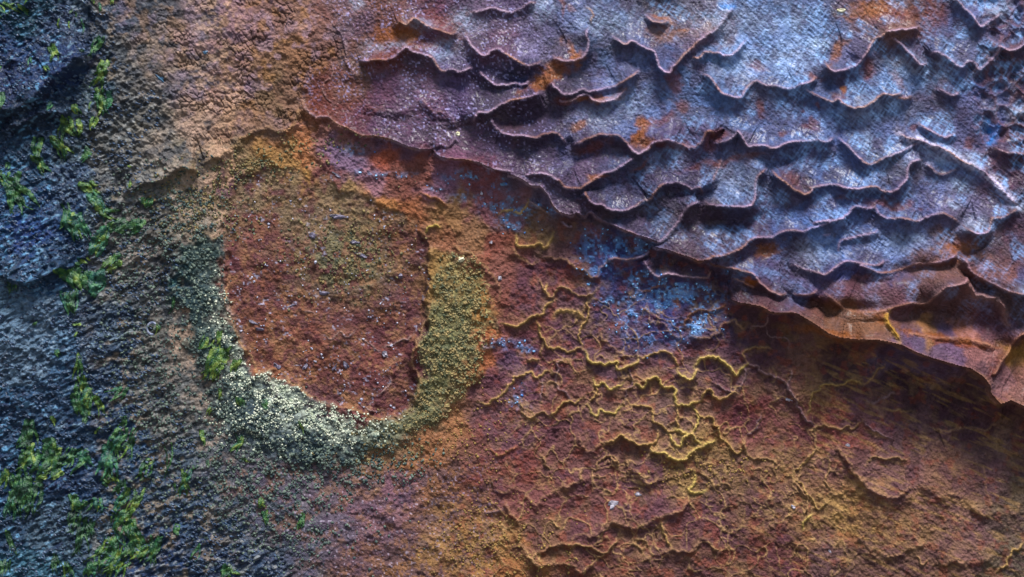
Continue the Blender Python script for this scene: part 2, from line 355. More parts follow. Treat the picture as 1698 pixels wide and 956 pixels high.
lowred = sstep(-20, 40, X-800+0.25*(Y-600))*(1-crust_s)*sstep(300, 420, Y)

# ------------------------------------------------------------ height field (pixels toward the viewer)
base = np.zeros(X.shape)
base += (crust*.5+crust_s*.5)*(8+16*sstep(560, 1000, X)+4*sstep(1150, 1500, X))*sstep(470, 640, X-0.0*Y)
base += fbm(X, Y, 260, 3, 2)*14+fbm(X, Y, 70, 3, 3)*5
hol_in = sstep(330, 470, Y+fbm(X, Y, 40, 3, 7)*40)
base -= 6*hol*hol_in
base += 6*len_s*(1-hol)+5*ring
base -= 13*np.exp(-((X-1095)/42)**2-((Y-18)/26)**2)
base -= 10*np.exp(-((X-1630)/13)**2-((Y-226)/17)**2)
base -= 26*sstep(1420, 1560, X)*np.exp(-((Y-640-0.3*(X-1500))/70.0)**2)*(~crust)
for x, y, rx, ry, a_, q in [(1420,512,60,13,5,24),(1550,520,85,22,12,30),(1500,447,80,12,-8,18),(1330,500,60,11,14,16),(1630,478,60,9,22,20),(1130,447,45,8,5,12),(1200,368,42,14,-6,16),(1120,320,30,10,0,8),(870,200,40,14,-8,12),(850,132,50,12,-8,9),(960,262,60,12,-6,8),(1085,245,60,10,0,9),(1670,570,40,12,0,10)]:
    ca_, sa_ = math.cos(R(a_)), math.sin(R(a_)); u_ = ((X-x)*ca_+(Y-y)*sa_)/rx; v_ = (-(X-x)*sa_+(Y-y)*ca_)/ry
    base -= q*np.exp(-(u_*u_)-(v_*v_))*(crust | (x < 0))
best = np.zeros(X.shape); owner = np.full(X.shape, -1, int)
shx = np.zeros(X.shape); shy = np.zeros(X.shape)
lipm = np.zeros(X.shape)
ALL = [(s, a, l, dw, 'c') for s, a, l, dw in LIPS]+[(s, a, l, dw, 'r') for s, a, l, dw in LIPS_RED]
for k, (spec, amp, reach, dw, kind) in enumerate(ALL):
    P = tr(spec); r = field(P, reach*2.3, (.35 if k >= 49 else .75) if kind == 'c' else 1.8, seed=k)
    if kind == 'c': dw = dw*1.35
    if r is None: continue
    sl, D, side, st, Nn = r
    a = amp*st*(1.6 if kind == 'c' and k < 49 else 1.5 if kind == 'c' else .72 if (1-st.mean()*0) and P[:, 0].mean() > 780 else .95)
    D0 = D; D = np.sqrt(D*D+3)-1.73
    up = 0.86*np.exp(-(D/(reach*(.54 if kind == 'c' else .66)))**1.1)+0.14*np.exp(-(D0/2.6)**2)
    up *= sstep(reach*2.3, reach*1.2, D)
    dn = np.exp(-(D/dw)**2) if kind == 'r' and dw > 5 else (.34*np.exp(-(D/dw)**2)+.66*np.exp(-(D/(reach*.40))**1.15))
    h = a*(up*(1-side)+dn*side)
    b = best[sl]; m = h > b+0.15
    b[m] = h[m]
    ow = owner[sl]; ow[m] = k
    f = st*np.exp(-(D/4.0)**2)*min(amp, 20)*0.16
    f = f*.35
    shx[sl] = np.where(m, f*Nn[..., 0], shx[sl]); shy[sl] = np.where(m, f*Nn[..., 1], shy[sl])
    lm = (.75+.55*vnoise(X[sl]/26, Y[sl]/26, k+500))*np.exp(-(D0/(1.9 if kind == 'c' else 1.7))**2)*np.clip(st, 0, 1.2)*(1-.35*side)
    if kind == 'r': lm *= 1.0*(.5+.8*vnoise(X[sl]/22, Y[sl]/22, k))
    if k in (0, 8, 10): lm *= 0.25
    lipm[sl] = np.where(m, lm, lipm[sl]*np.where(side > .5, 1, 1))
H = base+best
owner[(best < 0.6)] = -1
# veins
veinm = np.zeros(X.shape); veinc = np.zeros(X.shape+(3,)); veinid = np.full(X.shape, -1, int)
def lin(c):
    c = np.array(c, float)/255.0
    return np.where(c <= 0.04045, c/12.92, ((c+0.055)/1.055)**2.4)
VC = dict(Y=lin((216,188,84)), y=lin((196,158,80)), d=lin((168,130,78)), o=lin((166,108,64)), p=lin((146,116,108)), t=lin((170,135,125)))
bv = np.zeros(X.shape)
for k, (spec, amp, wd, ck) in enumerate(VE):
    r = field(tr(spec), 26, 1.9, seed=200+k)
    if r is None: continue
    sl, D, side, st, Nn = r
    st = np.clip(st, 0.2, 1.4)
    h = amp*1.15*st*(0.62*np.exp(-(D/(wd*0.62))**2)+0.38*np.exp(-D/8.5)*(1-0.75*side))*sstep(26, 14, D)
    bv[sl] = np.maximum(bv[sl], h)
    m2 = np.exp(-(D/(wd*0.52))**2)*np.clip(st+0.1, 0, 1)+0.10*np.exp(-D/7.0)*(ck in 'Yyd')
    mm = m2 > veinm[sl]
    veinm[sl] = np.where(mm, m2, veinm[sl]); veinc[sl] = np.where(mm[..., None], VC[ck], veinc[sl])
    vi = veinid[sl]; vi[mm & (D < wd*0.72)] = k
w1_, w2_, w3_ = worley(X+fbm(X, Y, 40, 3, 70)*34, (Y+fbm(X, Y, 40, 3, 72)*30)*1.35, 58.0, 75)
u1_, u2_, u3_ = worley(X+fbm(X, Y, 24, 3, 76)*22, (Y+fbm(X, Y, 24, 3, 78)*22)*1.3, 30.0, 79)
netz = (~crust)*sstep(-40, 60, X-860+.35*(Y-640))*sstep(430, 540, Y)*sstep(1480, 1250, X-.3*(Y-700))*(1-sstep(1160, 1220, X)*sstep(640, 590, Y))
net = np.exp(-((w2_-w1_)/.045)**2)*sstep(.22, .5, vnoise(X/34, Y/34, 74))+.8*np.exp(-((u2_-u1_)/.07)**2)*sstep(.45, .75, vnoise(X/40, Y/40, 78))
net = np.clip(net, 0, 1)*netz*(best < 9)
net *= .7
H += net*2.0+netz*(w1_-.4)*2.4
H += bv*(0.75+0.5*vnoise(X/5, Y/5, 77))
# relief of each kind of rock
an = R(-28)
ax = X*math.cos(an)+Y*math.sin(an); ay = -X*math.sin(an)+Y*math.cos(an)
f1, f2, cid = worley(X+fbm(X, Y, 9, 2, 21)*4, Y+fbm(X, Y, 9, 2, 22)*4, 7.0, 5)
gran = np.sqrt(np.clip(1-f1*f1*1.1, 0, 1))
g1, g2, gid = worley(ax*0.62+fbm(X, Y, 12, 2, 23)*4, ay*1.25+fbm(X, Y, 12, 2, 24)*4, 6.5, 9)
scale_ = np.clip(1-g1, 0, 1)
h1, h2, hid = worley(wx, wy, 21.0, 15)
k1, k2, kid = worley(wx, wy, 24.0, 35)
fine = fbm(X, Y, 6, 3, 31); med = fbm(X, Y, 18, 4, 33)
lich = np.clip(ring+len_s+white, 0, 1)
upl = (1-crust_s)*(1-lich)*(1-hol)
a2 = R(32); bx_ = X*math.cos(a2)+Y*math.sin(a2); by_ = -X*math.sin(a2)+Y*math.cos(a2)
upw = sstep(430, 260, Y+nb*120)
rip = fbm(ax*.7, ay*1.25, 8, 3, 41)*(1-upw)+fbm(bx_*.7, by_*1.25, 8, 3, 43)*upw
big = fbm(X, Y, 30, 3, 46)
scale_ = scale_
smooth_ = np.clip(sstep(.3, 1, best/30)*(Y < 190)*(X < 260)*.6, 0, 1)
H += leftdark*(scale_*3.0+rip*6.0+big*6.0+fbm(ax*.5, ay*1.3, 5, 2, 47)*2.0+(gid-.5)*1.4)*(1-smooth_)
e1, e2, eid = worley(X+med*9, Y+med*9, 11.0, 65)
rid = 1-np.abs(fbm(X, Y, 34, 4, 48))*2.4
H += (1-leftdark)*upl*(1-lowred)*(gran*2.0+med*4.0+fine*1.8+rid*2.0-2.8*sstep(.22, .04, e2-e1)*sstep(300, 180, Y)*sstep(.3, .65, vnoise(X/34, Y/34, 450)))
H += lowred*(med*2.7+fine*1.9+gran*1.5*sstep(-.2, .2, nb)+(h2-h1)*.9+fbm(X, Y, 40, 2, 49)*3)
H += lich*(gran*3.0+fbm(X, Y, 10, 2, 42)*3.0)
H += hol*(med*3.4+fine*1.7+gran*.8)
hx1 = (X+Y*.75); hy1 = (Y-X*.75); hx2 = (X-Y*1.6); hy2 = (Y+X*1.6)
hatch = (vnoise(hx1/18, hy1/3.6, 150)+vnoise(hx2/28, hy2/6.4, 151))-1
rp = sstep(1330, 1080, X+nb*120)
p1, p2, pid_ = worley(X+fine*2, Y+fine*2, 5.2, 55)
smr = 1-.7*sstep(1280, 1420, X)*sstep(400, 460, Y)
H += smr*crust_s*(fine*0.7+med*1.6)+smr*crust_s*(1-rp)*hatch*1.9*(.1+1.1*vnoise(X/40, Y/40, 162))+crust_s*rp*(np.clip(1-p1*1.2, 0, 1)*2.0*sstep(.2, .75, vnoise(X/36, Y/36, 163))+fine*.4)
H -= knob*np.clip(0.62-k1, 0, 1)*18
H += crust_s*(1-knob)*fbm(X, Y, 34, 2, 44)*1.8
pit = sstep(.38, .3, k1)*knob

# ------------------------------------------------------------ mineral colours
def pts_field(pts, sig, pw=2.2):
    cwx = X+fbm(X, Y, 60, 5, 350, .62)*46; cwy = Y+fbm(X, Y, 60, 5, 360, .62)*46
    a = (cwx/sig).astype(np.float32); b = (cwy/sig).astype(np.float32)
    num = np.zeros((3,)+X.shape, np.float32); den = np.zeros(X.shape, np.float32)
    for x, y, c in pts:
        wt = (a-np.float32(x/sig))**2; wt += (b-np.float32(y/sig))**2; wt += np.float32(.11)
        wt = wt*wt*wt; np.reciprocal(wt, out=wt)
        den += wt; lc = lin(c).astype(np.float32)
        for q in range(3): num[q] += wt*lc[q]
    return np.moveaxis(num/den, 0, -1).astype(np.float64)
P1 = [  # main colour of the rock; the last row is toned as shade
 (30,20,(40,62,70)),(60,80,(34,50,76)),(20,140,(26,40,66)),(110,60,(60,62,76)),(150,20,(52,60,70)),(120,120,(28,44,72)),(60,190,(36,44,56)),
 (220,30,(70,74,88)),(270,20,(96,90,98)),(330,30,(120,96,104)),(390,30,(134,98,104)),(450,40,(130,92,84)),(500,30,(136,96,78)),(540,60,(124,84,74)),
 (200,90,(78,76,78)),(250,100,(98,84,80)),(310,100,(124,94,80)),(370,80,(134,96,82)),(440,100,(128,92,68)),(500,110,(136,94,66)),(550,130,(116,72,62)),
 (330,150,(138,112,122)),(380,150,(124,92,100)),(430,150,(122,92,66)),(480,165,(126,90,70)),(160,150,(56,64,66)),(210,190,(84,80,74)),(270,150,(124,96,80)),(260,220,(140,112,84)),
 (330,200,(154,118,96)),(380,210,(130,90,66)),(430,200,(116,86,72)),(130,240,(72,74,76)),(190,260,(100,86,74)),(280,250,(160,122,90)),(60,250,(62,72,84)),(20,300,(44,60,76)),
 (120,300,(60,66,80)),(200,320,(84,78,76)),(240,300,(120,100,84)),(60,390,(34,56,92)),(110,370,(38,58,84)),(30,440,(48,58,72)),(110,440,(44,58,76)),(180,340,(66,72,72)),(230,390,(124,92,68)),
 (240,430,(146,106,76)),(200,460,(88,80,78)),(20,480,(90,120,138)),(60,520,(92,116,136)),(110,560,(74,94,112)),(40,600,(88,110,128)),(180,520,(62,66,74)),(250,480,(92,82,78)),(290,560,(104,96,82)),(190,600,(52,60,74)),
 (110,650,(64,76,92)),(50,680,(48,60,76)),(270,620,(104,94,80)),(290,680,(130,106,84)),(200,690,(46,58,76)),(330,640,(96,94,90)),(120,730,(42,56,72)),(230,760,(56,68,84)),(320,740,(84,86,90)),(380,780,(88,88,92)),
 (60,800,(38,54,72)),(120,800,(34,50,72)),(250,830,(66,72,80)),(320,860,(64,72,86)),(400,840,(72,80,92)),(30,880,(54,64,76)),(100,880,(72,78,84)),(180,860,(62,72,78)),(270,920,(40,50,74)),(350,920,(56,58,74)),(440,880,(72,78,88)),(60,940,(66,88,96)),(430,930,(66,70,82)),
 (300,330,(136,108,76)),(350,310,(146,114,72)),(420,280,(130,104,64)),(470,265,(150,108,56)),(350,360,(150,122,92)),(400,340,(132,104,84)),(300,300,(120,100,64)),
 (500,240,(168,104,60)),(550,235,(140,92,84)),(570,270,(122,92,118)),(620,290,(136,92,104)),(680,300,(118,66,56)),(730,310,(126,84,106)),(520,215,(140,88,60)),(640,265,(150,72,48)),
 (430,300,(106,62,72)),(400,310,(100,60,72)),(470,320,(146,114,66)),(510,300,(160,112,52)),(540,300,(112,60,62)),(500,350,(138,114,76)),(560,330,(146,112,70)),(620,350,(160,100,50)),(670,360,(150,86,50)),(640,400,(156,98,52)),(690,410,(110,64,56)),
 (430,380,(136,70,56)),(470,390,(142,78,52)),(400,430,(130,68,56)),(450,450,(146,80,50)),(420,500,(134,76,52)),(480,500,(154,84,44)),(520,460,(138,104,70)),(560,420,(122,110,76)),(600,440,(118,106,70)),(590,400,(134,108,72)),(620,480,(134,104,60)),
 (450,560,(146,82,50)),(520,560,(140,64,48)),(580,530,(128,74,62)),(640,540,(122,58,56)),(680,520,(98,48,58)),(500,610,(148,82,48)),(560,630,(140,76,48)),(620,610,(124,54,50)),(660,580,(130,58,50)),(640,650,(126,52,50)),(600,660,(116,52,56)),(680,630,(98,46,56)),
 (320,430,(58,76,74)),(330,500,(60,80,84)),(300,470,(64,80,80)),(350,560,(72,92,92)),(400,650,(78,92,96)),(450,700,(72,86,94)),(520,730,(66,80,90)),(580,740,(78,84,84)),(620,720,(112,110,84)),
 (740,470,(152,112,58)),(760,520,(128,112,66)),(740,570,(118,110,74)),(790,520,(160,108,52)),(720,640,(122,108,66)),(780,610,(158,96,52)),(810,580,(170,96,54)),(690,700,(116,108,76)),(740,700,(150,98,60)),
 (640,760,(136,100,68)),(580,790,(120,92,80)),(700,750,(146,94,58)),(540,820,(96,84,92)),(600,830,(120,84,92)),(660,820,(118,80,92)),(720,800,(136,88,60)),(560,880,(92,78,92)),(640,880,(120,82,88)),(700,880,(118,78,76)),(740,900,(146,104,56)),(500,900,(82,80,92)),(600,930,(112,76,72)),(680,940,(128,86,56)),
 (760,850,(140,98,60)),(800,900,(150,106,52)),(860,930,(150,98,50)),(780,760,(122,76,62)),(830,700,(110,72,72)),(860,790,(116,68,60)),(820,640,(112,68,72)),(860,560,(112,62,58)),(850,600,(96,66,80)),(830,470,(126,74,62)),(790,380,(134,92,60)),(740,350,(146,102,62)),(760,400,(134,82,54)),(830,400,(130,68,54)),
 (800,330,(126,70,76)),(850,350,(120,80,92)),(880,380,(112,84,62)),(900,330,(98,84,110)),(930,400,(104,72,66)),(900,450,(100,60,62)),(950,480,(96,60,68)),(920,520,(104,68,72)),(960,560,(92,60,72)),(900,600,(100,62,66)),(1000,590,(98,66,74)),
 (950,650,(112,70,62)),(1000,700,(112,74,64)),(1060,650,(108,70,64)),(1060,730,(112,76,62)),(1120,640,(104,72,76)),(1100,700,(110,80,70)),(1180,600,(96,66,72)),(1150,680,(116,80,64)),(1180,740,(124,92,58)),(1230,680,(122,66,60)),(1260,720,(124,72,64)),(1300,620,(112,78,62)),(1340,640,(124,84,62)),
 (1380,700,(126,66,58)),(1440,680,(110,72,72)),(1500,700,(112,80,76)),(1400,760,(124,84,66)),(1290,780,(120,84,60)),(1280,840,(112,78,62)),(1200,800,(118,86,66)),(1120,790,(120,90,58)),(1060,800,(112,76,70)),(980,780,(112,72,64)),(940,820,(110,66,62)),(1000,850,(116,74,66)),(1100,850,(112,72,70)),
 (920,880,(112,78,56)),(1000,920,(112,70,52)),(1080,900,(114,78,60)),(1180,880,(104,66,62)),(1200,930,(106,72,54)),(1300,900,(104,62,56)),(1340,860,(130,92,60)),(1420,860,(150,112,60)),(1500,860,(136,98,66)),(1480,800,(126,88,76)),(1560,800,(124,88,66)),(1640,760,(118,88,74)),(1600,900,(126,90,76)),(1660,860,(110,92,68)),(1450,930,(110,80,60)),(1560,940,(116,84,62)),(1680,940,(90,78,60)),(1370,930,(112,80,70)),
 (620,60,(118,82,72)),(640,30,(122,84,70)),(600,60,(110,86,94)),(660,90,(116,72,60)),(590,110,(112,82,70)),(720,50,(110,70,84)),(760,60,(84,56,74)),(700,120,(84,48,66)),(740,90,(100,92,130)),(780,120,(92,82,110)),(640,150,(104,70,86)),(700,160,(104,76,98)),(760,150,(98,84,118)),(640,200,(92,64,86)),(700,210,(96,66,88)),(600,180,(102,62,70)),(560,180,(106,58,54)),(560,160,(120,76,58)),
 (820,30,(104,86,106)),(870,20,(92,80,112)),(830,70,(110,80,100)),(880,80,(122,116,146)),(920,60,(108,112,150)),(950,40,(98,110,146)),(930,80,(104,96,118)),(850,120,(52,56,92)),(820,160,(60,56,76)),(870,160,(74,62,82)),
 (1000,40,(100,120,158)),(1040,70,(96,108,146)),(1000,90,(66,84,112)),(1060,30,(84,88,112)),(1100,20,(58,48,54)),(1100,60,(110,82,74)),(1130,80,(112,92,108)),(1180,40,(110,104,122)),(1040,110,(98,112,148)),(980,120,(74,82,110)),(1000,140,(104,112,150)),(1100,100,(84,102,140)),
 (1240,30,(112,140,184)),(1220,80,(116,150,196)),(1280,60,(118,144,190)),(1180,110,(100,128,168)),(1260,110,(104,130,176)),(1300,80,(112,144,190)),(1330,100,(112,140,186)),(1240,150,(96,108,140)),(1140,150,(84,108,146)),(1200,180,(90,120,164)),(1080,180,(96,118,160)),(1040,170,(96,122,168)),(960,160,(72,72,96)),(920,190,(64,56,74)),(960,210,(88,92,128)),(1020,210,(92,110,150)),
 (1400,40,(104,80,88)),(1450,40,(106,74,70)),(1480,20,(104,70,58)),(1520,40,(108,80,76)),(1560,60,(74,84,118)),(1560,20,(64,56,76)),(1600,30,(92,100,136)),(1400,100,(98,100,134)),(1370,60,(100,122,162)),(1500,70,(96,78,92)),(1530,90,(88,84,112)),(1470,90,(72,62,80)),(1600,80,(84,92,124)),(1660,30,(84,88,124)),(1650,100,(72,66,86)),(1680,160,(74,62,84)),
 (1350,130,(74,88,122)),(1400,150,(70,78,110)),(1450,130,(82,112,156)),(1500,130,(92,118,160)),(1550,140,(84,82,108)),(1600,160,(70,88,132)),(1640,190,(70,78,120)),(1300,170,(74,100,140)),(1360,200,(88,112,156)),(1450,180,(88,112,152)),(1520,190,(88,104,140)),(1580,200,(96,100,134)),(1680,210,(80,58,70)),
 (840,220,(80,60,66)),(880,240,(66,62,86)),(820,240,(80,68,92)),(780,230,(92,64,84)),(860,270,(88,70,90)),(930,250,(74,78,110)),(980,260,(78,70,94)),(1020,250,(78,66,86)),(960,290,(112,96,118)),(1000,290,(72,82,114)),(1060,280,(64,70,98)),(1100,250,(88,84,116)),(1130,230,(96,90,120)),(1160,280,(72,72,100)),(1200,260,(84,100,140)),(1210,310,(92,118,160)),(1230,240,(96,94,120)),(1260,220,(96,122,168)),(1330,220,(100,116,158)),
 (1280,270,(84,102,140)),(1310,240,(92,110,154)),(1360,280,(76,98,140)),(1400,250,(78,100,148)),(1420,220,(88,96,128)),(1300,330,(68,66,90)),(1260,300,(66,76,108)),(1250,350,(88,84,114)),(1340,340,(74,94,134)),(1420,320,(80,96,136)),(1480,290,(78,84,110)),(1500,220,(96,110,150)),(1540,250,(120,124,160)),(1560,300,(102,116,156)),(1520,330,(90,100,138)),(1600,340,(112,110,138)),
 (1040,320,(78,80,108)),(1100,340,(66,62,80)),(1160,370,(66,52,56)),(1200,390,(76,64,76)),(1220,350,(80,84,116)),(1120,380,(74,64,78)),(1060,370,(82,78,102)),(1180,420,(112,96,108)),(1140,420,(92,78,88)),(960,330,(60,58,80)),(1000,350,(64,54,66)),
 (1260,400,(86,76,98)),(1300,400,(84,110,160)),(1350,400,(92,128,180)),(1400,380,(84,108,154)),(1460,390,(100,128,176)),(1500,400,(110,132,176)),(1250,440,(80,74,106)),(1300,460,(80,72,100)),(1330,440,(68,66,94)),(1380,450,(76,82,128)),(1400,480,(108,76,80)),(1450,500,(112,82,86)),(1450,440,(80,84,118)),(1540,420,(112,84,80)),(1560,400,(112,88,84)),(1510,460,(106,80,76)),
 (1640,300,(96,68,82)),(1650,380,(92,66,74)),(1640,420,(96,70,68)),(1600,420,(92,66,64)),(1640,450,(134,96,84)),(1680,330,(70,60,76)),(1680,260,(72,54,66)),(1690,480,(92,92,120)),
 (1340,530,(104,72,62)),(1380,540,(112,80,60)),(1420,540,(118,84,60)),(1500,520,(94,70,64)),(1560,520,(98,72,70)),(1520,550,(142,106,72)),(1600,560,(150,104,84)),(1500,580,(88,72,92)),(1560,590,(104,84,102)),(1600,590,(132,96,90)),(1640,540,(96,66,70)),(1670,500,(90,72,70)),(1680,590,(150,112,66)),(1650,620,(128,94,92)),(1690,650,(134,96,84)),(1620,620,(96,72,74)),
 (1030,410,(56,60,104)),(1080,430,(76,60,70)),(1130,440,(84,68,76)),(1010,440,(66,70,116)),(1060,470,(70,60,92)),(1000,480,(78,62,84)),(1020,530,(78,60,84)),(1100,520,(70,70,118)),(1060,560,(72,62,100)),(1150,520,(82,62,80)),(1180,550,(78,60,76)),(1200,480,(70,54,70)),(1250,500,(80,56,60)),(1260,560,(84,56,56)),(1180,460,(80,60,74)),(990,400,(76,62,92)),(950,360,(80,64,80)),
 (1400,620,(78,54,52)),(1500,640,(72,50,52)),(1600,680,(84,58,56)),(1680,700,(92,62,62)),  # shade below the big crust edge, put into the rock colour
]
base_c = pts_field(P1, 30)
col = base_c.copy()
# speckle: each zone carries a second mineral in grains
sp = np.clip((gid*0.55+vnoise(ax/7, ay/3.4, 81)*0.75)*1.0, 0, 1.3)
tan = lin((182,164,150)); navy = lin((12,24,48)); pale = lin((168,190,206))
def mix(m, c):
    global col
    col = col*(1-m[..., None])+np.asarray(c)*m[..., None]
mid = vnoise(X/28, Y/28, 83)
mix(leftdark*sstep(.52, .2, sp)*0.82, navy)
mix(leftdark*sstep(.80, 1.02, sp)*sstep(60, 320, X+mid*120)*0.65, tan)
mix(leftdark*sstep(.86, 1.05, sp)*sstep(330, 60, X+mid*120)*0.5, pale)
trans = sstep(130, 200, X)*sstep(440, 330, X+0*Y)*(1-lich)*(1-hol)
mix(np.clip(trans+sstep(560, 470, X+nb*60)*sstep(700, 780, Y)*(1-leftdark), 0, 1)*sstep(.42, .62, fbm(ax*.8, ay*1.1, 20, 5, 85, .65)*.5+.5)*0.8, lin((48,56,68)))
mix(trans*sstep(.5, .68, fbm(ax*.8, ay*1.1, 14, 4, 86)*.5+.5)*0.6, lin((158,126,100)))
# crusty ochre zone top
ut = (1-leftdark)*upl*sstep(240, 160, Y)
mix(ut*sstep(.2, .05, e2-e1)*0.45*sstep(.35, .65, vnoise(X/34, Y/34, 450)), lin((50,38,40)))
mix(ut*sstep(.1, .4, fbm(X, Y, 16, 3, 88))*0.4, lin((156,128,150)))
mix(ut*sstep(.2, .45, fbm(X, Y, 22, 3, 89))*0.45, lin((160,110,56)))
warmz = (1-leftdark)*upl*sstep(200, 260, X-60*sstep(240, 160, Y)+nb*60)*sstep(440, 380, X)*sstep(700, 600, Y)
mix(warmz*sstep(.42, .62, vnoise(X/16, Y/16, 430)*.6+vnoise(X/5, Y/5, 431)*.4)*.6, lin((196,148,110)))
mix(warmz*sstep(.48, .66, vnoise(X/20, Y/20, 432)*.6+vnoise(X/5, Y/5, 433)*.4)*sstep(300, 60, Y)*.5, lin((150,106,112)))
pz = upl*(1-leftdark)*sstep(740, 790, Y)*sstep(860, 780, X)
mix(pz*sstep(.45, .6, vnoise(X/15, Y/15, 434)*.6+vnoise(X/4, Y/4, 435)*.4)*.6, lin((128,88,62)))
mix(pz*sstep(.5, .62, vnoise(X/18, Y/11, 436)*.6+vnoise(X/4, Y/4, 437)*.4)*.6, lin((74,56,76)))
mix(pz*sstep(.84, .92, vnoise(X/3, Y/3, 438))*.6, lin((176,160,180)))
# lichen
dk = lin((30,48,50)); gy_ = lin((96,112,86))
mix(ring*(0.15+0.5*sstep(.35, .7, cid*.6+mid*.5)), dk)
mix(ring*sstep(.72, .92, vnoise(X/3.2, Y/3.2, 90))*0.8, lin((150,160,140)))
mix(len_s*sstep(830, 740, X+fbm(X, Y, 20, 3, 460)*30)*.45, lin((104,106,76)))
mix(len_s*sstep(.5, .8, cid*.7+mid*.4)*.55, lin((74,84,62)))
mix(len_s*sstep(.68, .9, vnoise(X/3.0, Y/3.0, 91))*0.6, lin((190,176,110)))
mix(white*sstep(.36, .6, vnoise(X/3.6, Y/3.6, 92)*.6+vnoise(X/14, Y/14, 93)*.5)*.75, lin((192,202,180)))
mix(np.exp(-((X-440)/80)**2-((Y-690)/45)**2)*(1-hol)*sstep(.6, .8, vnoise(X/4, Y/4, 190)*.6+vnoise(X/18, Y/18, 191)*.5)*.6, lin((176,188,186)))
# centre
mix(hol*.5, lin((108,66,52)))
mix(hol*sstep(.5, .62, vnoise(X/22, Y/22, 440)*.55+vnoise(X/6, Y/6, 441)*.45)*.7, lin((92,50,58)))
mix(hol*sstep(.56, .68, vnoise(X/18, Y/18, 442)*.5+vnoise(X/5, Y/5, 443)*.5)*.7, lin((146,100,62)))
mix(hol*sstep(.5, .7, vnoise(X/9, Y/9, 444)*.5+vnoise(X/3.4, Y/3.4, 445)*.5)*sstep(660, 720, X+med*20)*.7, lin((66,36,52)))  # dark mottling paints the shade inside the hollow's right edge
mix(hol*sstep(.05, .35, fbm(X, Y, 14, 4, 94))*.35, lin((150,98,52)))
mix(hol*sstep(-.05, .25, fbm(X, Y, 14, 4, 95))*.65, lin((92,42,48)))
mix(hol*sstep(.82, .9, vnoise(X/3.6, Y/3.6, 96))*sstep(.4, .7, vnoise(X/20, Y/20, 97))*.7, lin((168,166,190)))
cen = np.exp(-((wx-565)/70)**2-((wy-430)/48)**2)*sstep(.3, .6, vnoise(X/9, Y/9, 98))
mix(np.clip(cen*1.2, 0, .8), lin((118,112,74)))
mix(hol*sstep(420, 330, Y+fbm(X, Y, 30, 4, 420)*60)*sstep(.3, .6, vnoise(X/10, Y/10, 421)*.5+vnoise(X/30, Y/30, 422)*.5)*.6, lin((136,116,78)))
mix(np.clip(cen, 0, 1)*sstep(.5, .75, vnoise(X/3, Y/3, 99))*.8, lin((40,52,44)))
# lower red: yellow dust and purple
mix(lowred*sstep(.05, .45, fbm(X, Y, 18, 4, 101))*.22, lin((160,126,66)))
mix(lowred*sstep(.0, .4, fbm(X, Y, 26, 4, 102))*.45, lin((78,44,60)))
mix(lowred*sstep(.15, .4, fbm(X, Y, 15, 3, 103))*.4, lin((140,66,40)))
hs = R(24); hx = X*math.cos(hs)+Y*math.sin(hs); hy = -X*math.sin(hs)+Y*math.cos(hs)
streak = lowred*sstep(1220, 1400, X+0.4*(Y-700))
mix(streak*sstep(.1, .5, fbm(hx*.25, hy*1.4, 9, 3, 104))*.45, lin((170,132,64)))
mix(streak*sstep(.1, .5, fbm(hx*.25, hy*1.4, 8, 3, 105))*.45, lin((80,50,54)))
gold = np.zeros(X.shape)
for x, y, rx, ry, q in [(1140,745,60,34,.7),(1220,790,60,24,.5),(800,905,80,50,.55),(1160,725,22,14,.8),(960,530,34,16,.6),(1000,555,26,10,.5),(935,555,14,18,.5),(1050,655,30,16,.4),(1110,800,60,20,.5),(1380,850,70,30,.5),(1480,880,90,26,.45),(1230,770,20,12,.5),(1400,780,20,12,.4),(900,800,22,10,.5),(760,330,26,12,.4),(885,395,30,16,.4),(1300,760,26,30,.5),(510,300,60,14,.4),(620,380,60,60,.25),(1690,580,30,26,.5),(1440,590,60,6,.25)]:
    gold = np.maximum(gold, q*np.exp(-((wx-x)/rx)**2-((wy-y)/ry)**2))
mix(gold*(1-crust_s*0.6)*sstep(.25, .6, vnoise(X/5, Y/5, 106)*.6+fine*.2+.12)*.6, lin((176,142,64)))
# crust: painted pale blue sky highlights, orange stains
hilite_n = sstep(-.15, .45, fbm(X, Y, 30, 4, 110))
wv = sstep(.35, .8, vnoise((X+Y*.75)/16, (Y-X*.75)/2.9, 111))*.55+sstep(.35, .8, vnoise((X-Y*1.6)/26, (Y+X*1.6)/5.2, 112))*.55
mix(crust_s*(.25+.4*sstep(.4, .6, vnoise(X/24, Y/24, 410)*.6+vnoise(X/8, Y/8, 411)*.4))*sstep(560, 700, X)*sstep(520, 400, Y), lin((66,52,72)))
col = col*(1+crust_s*(1-rp)*(wv-.45)*.25+crust_s*rp*(.35-p1)*.5)[..., None]
mix(crust_s*sstep(960, 1200, X+fbm(X,Y,60,2,5)*80)*sstep(540, 330, Y-(X-1100)*.1)*hilite_n*(wv*.75+.05), lin((142,182,226)))  # broad sky reflection painted pale blue into the upper right crust
mix(crust_s*sstep(.80, .92, vnoise(X/3.1, Y/3.1, 113))*sstep(700, 560, X)*.4, lin((190,180,214)))
pur = crust_s*sstep(.72, .9, vnoise(X/2.7, Y/2.7, 114))*sstep(.3, .6, vnoise(X/26, Y/26, 115))*sstep(1050, 800, X)*.65
mix(pur, lin((184,182,222)))
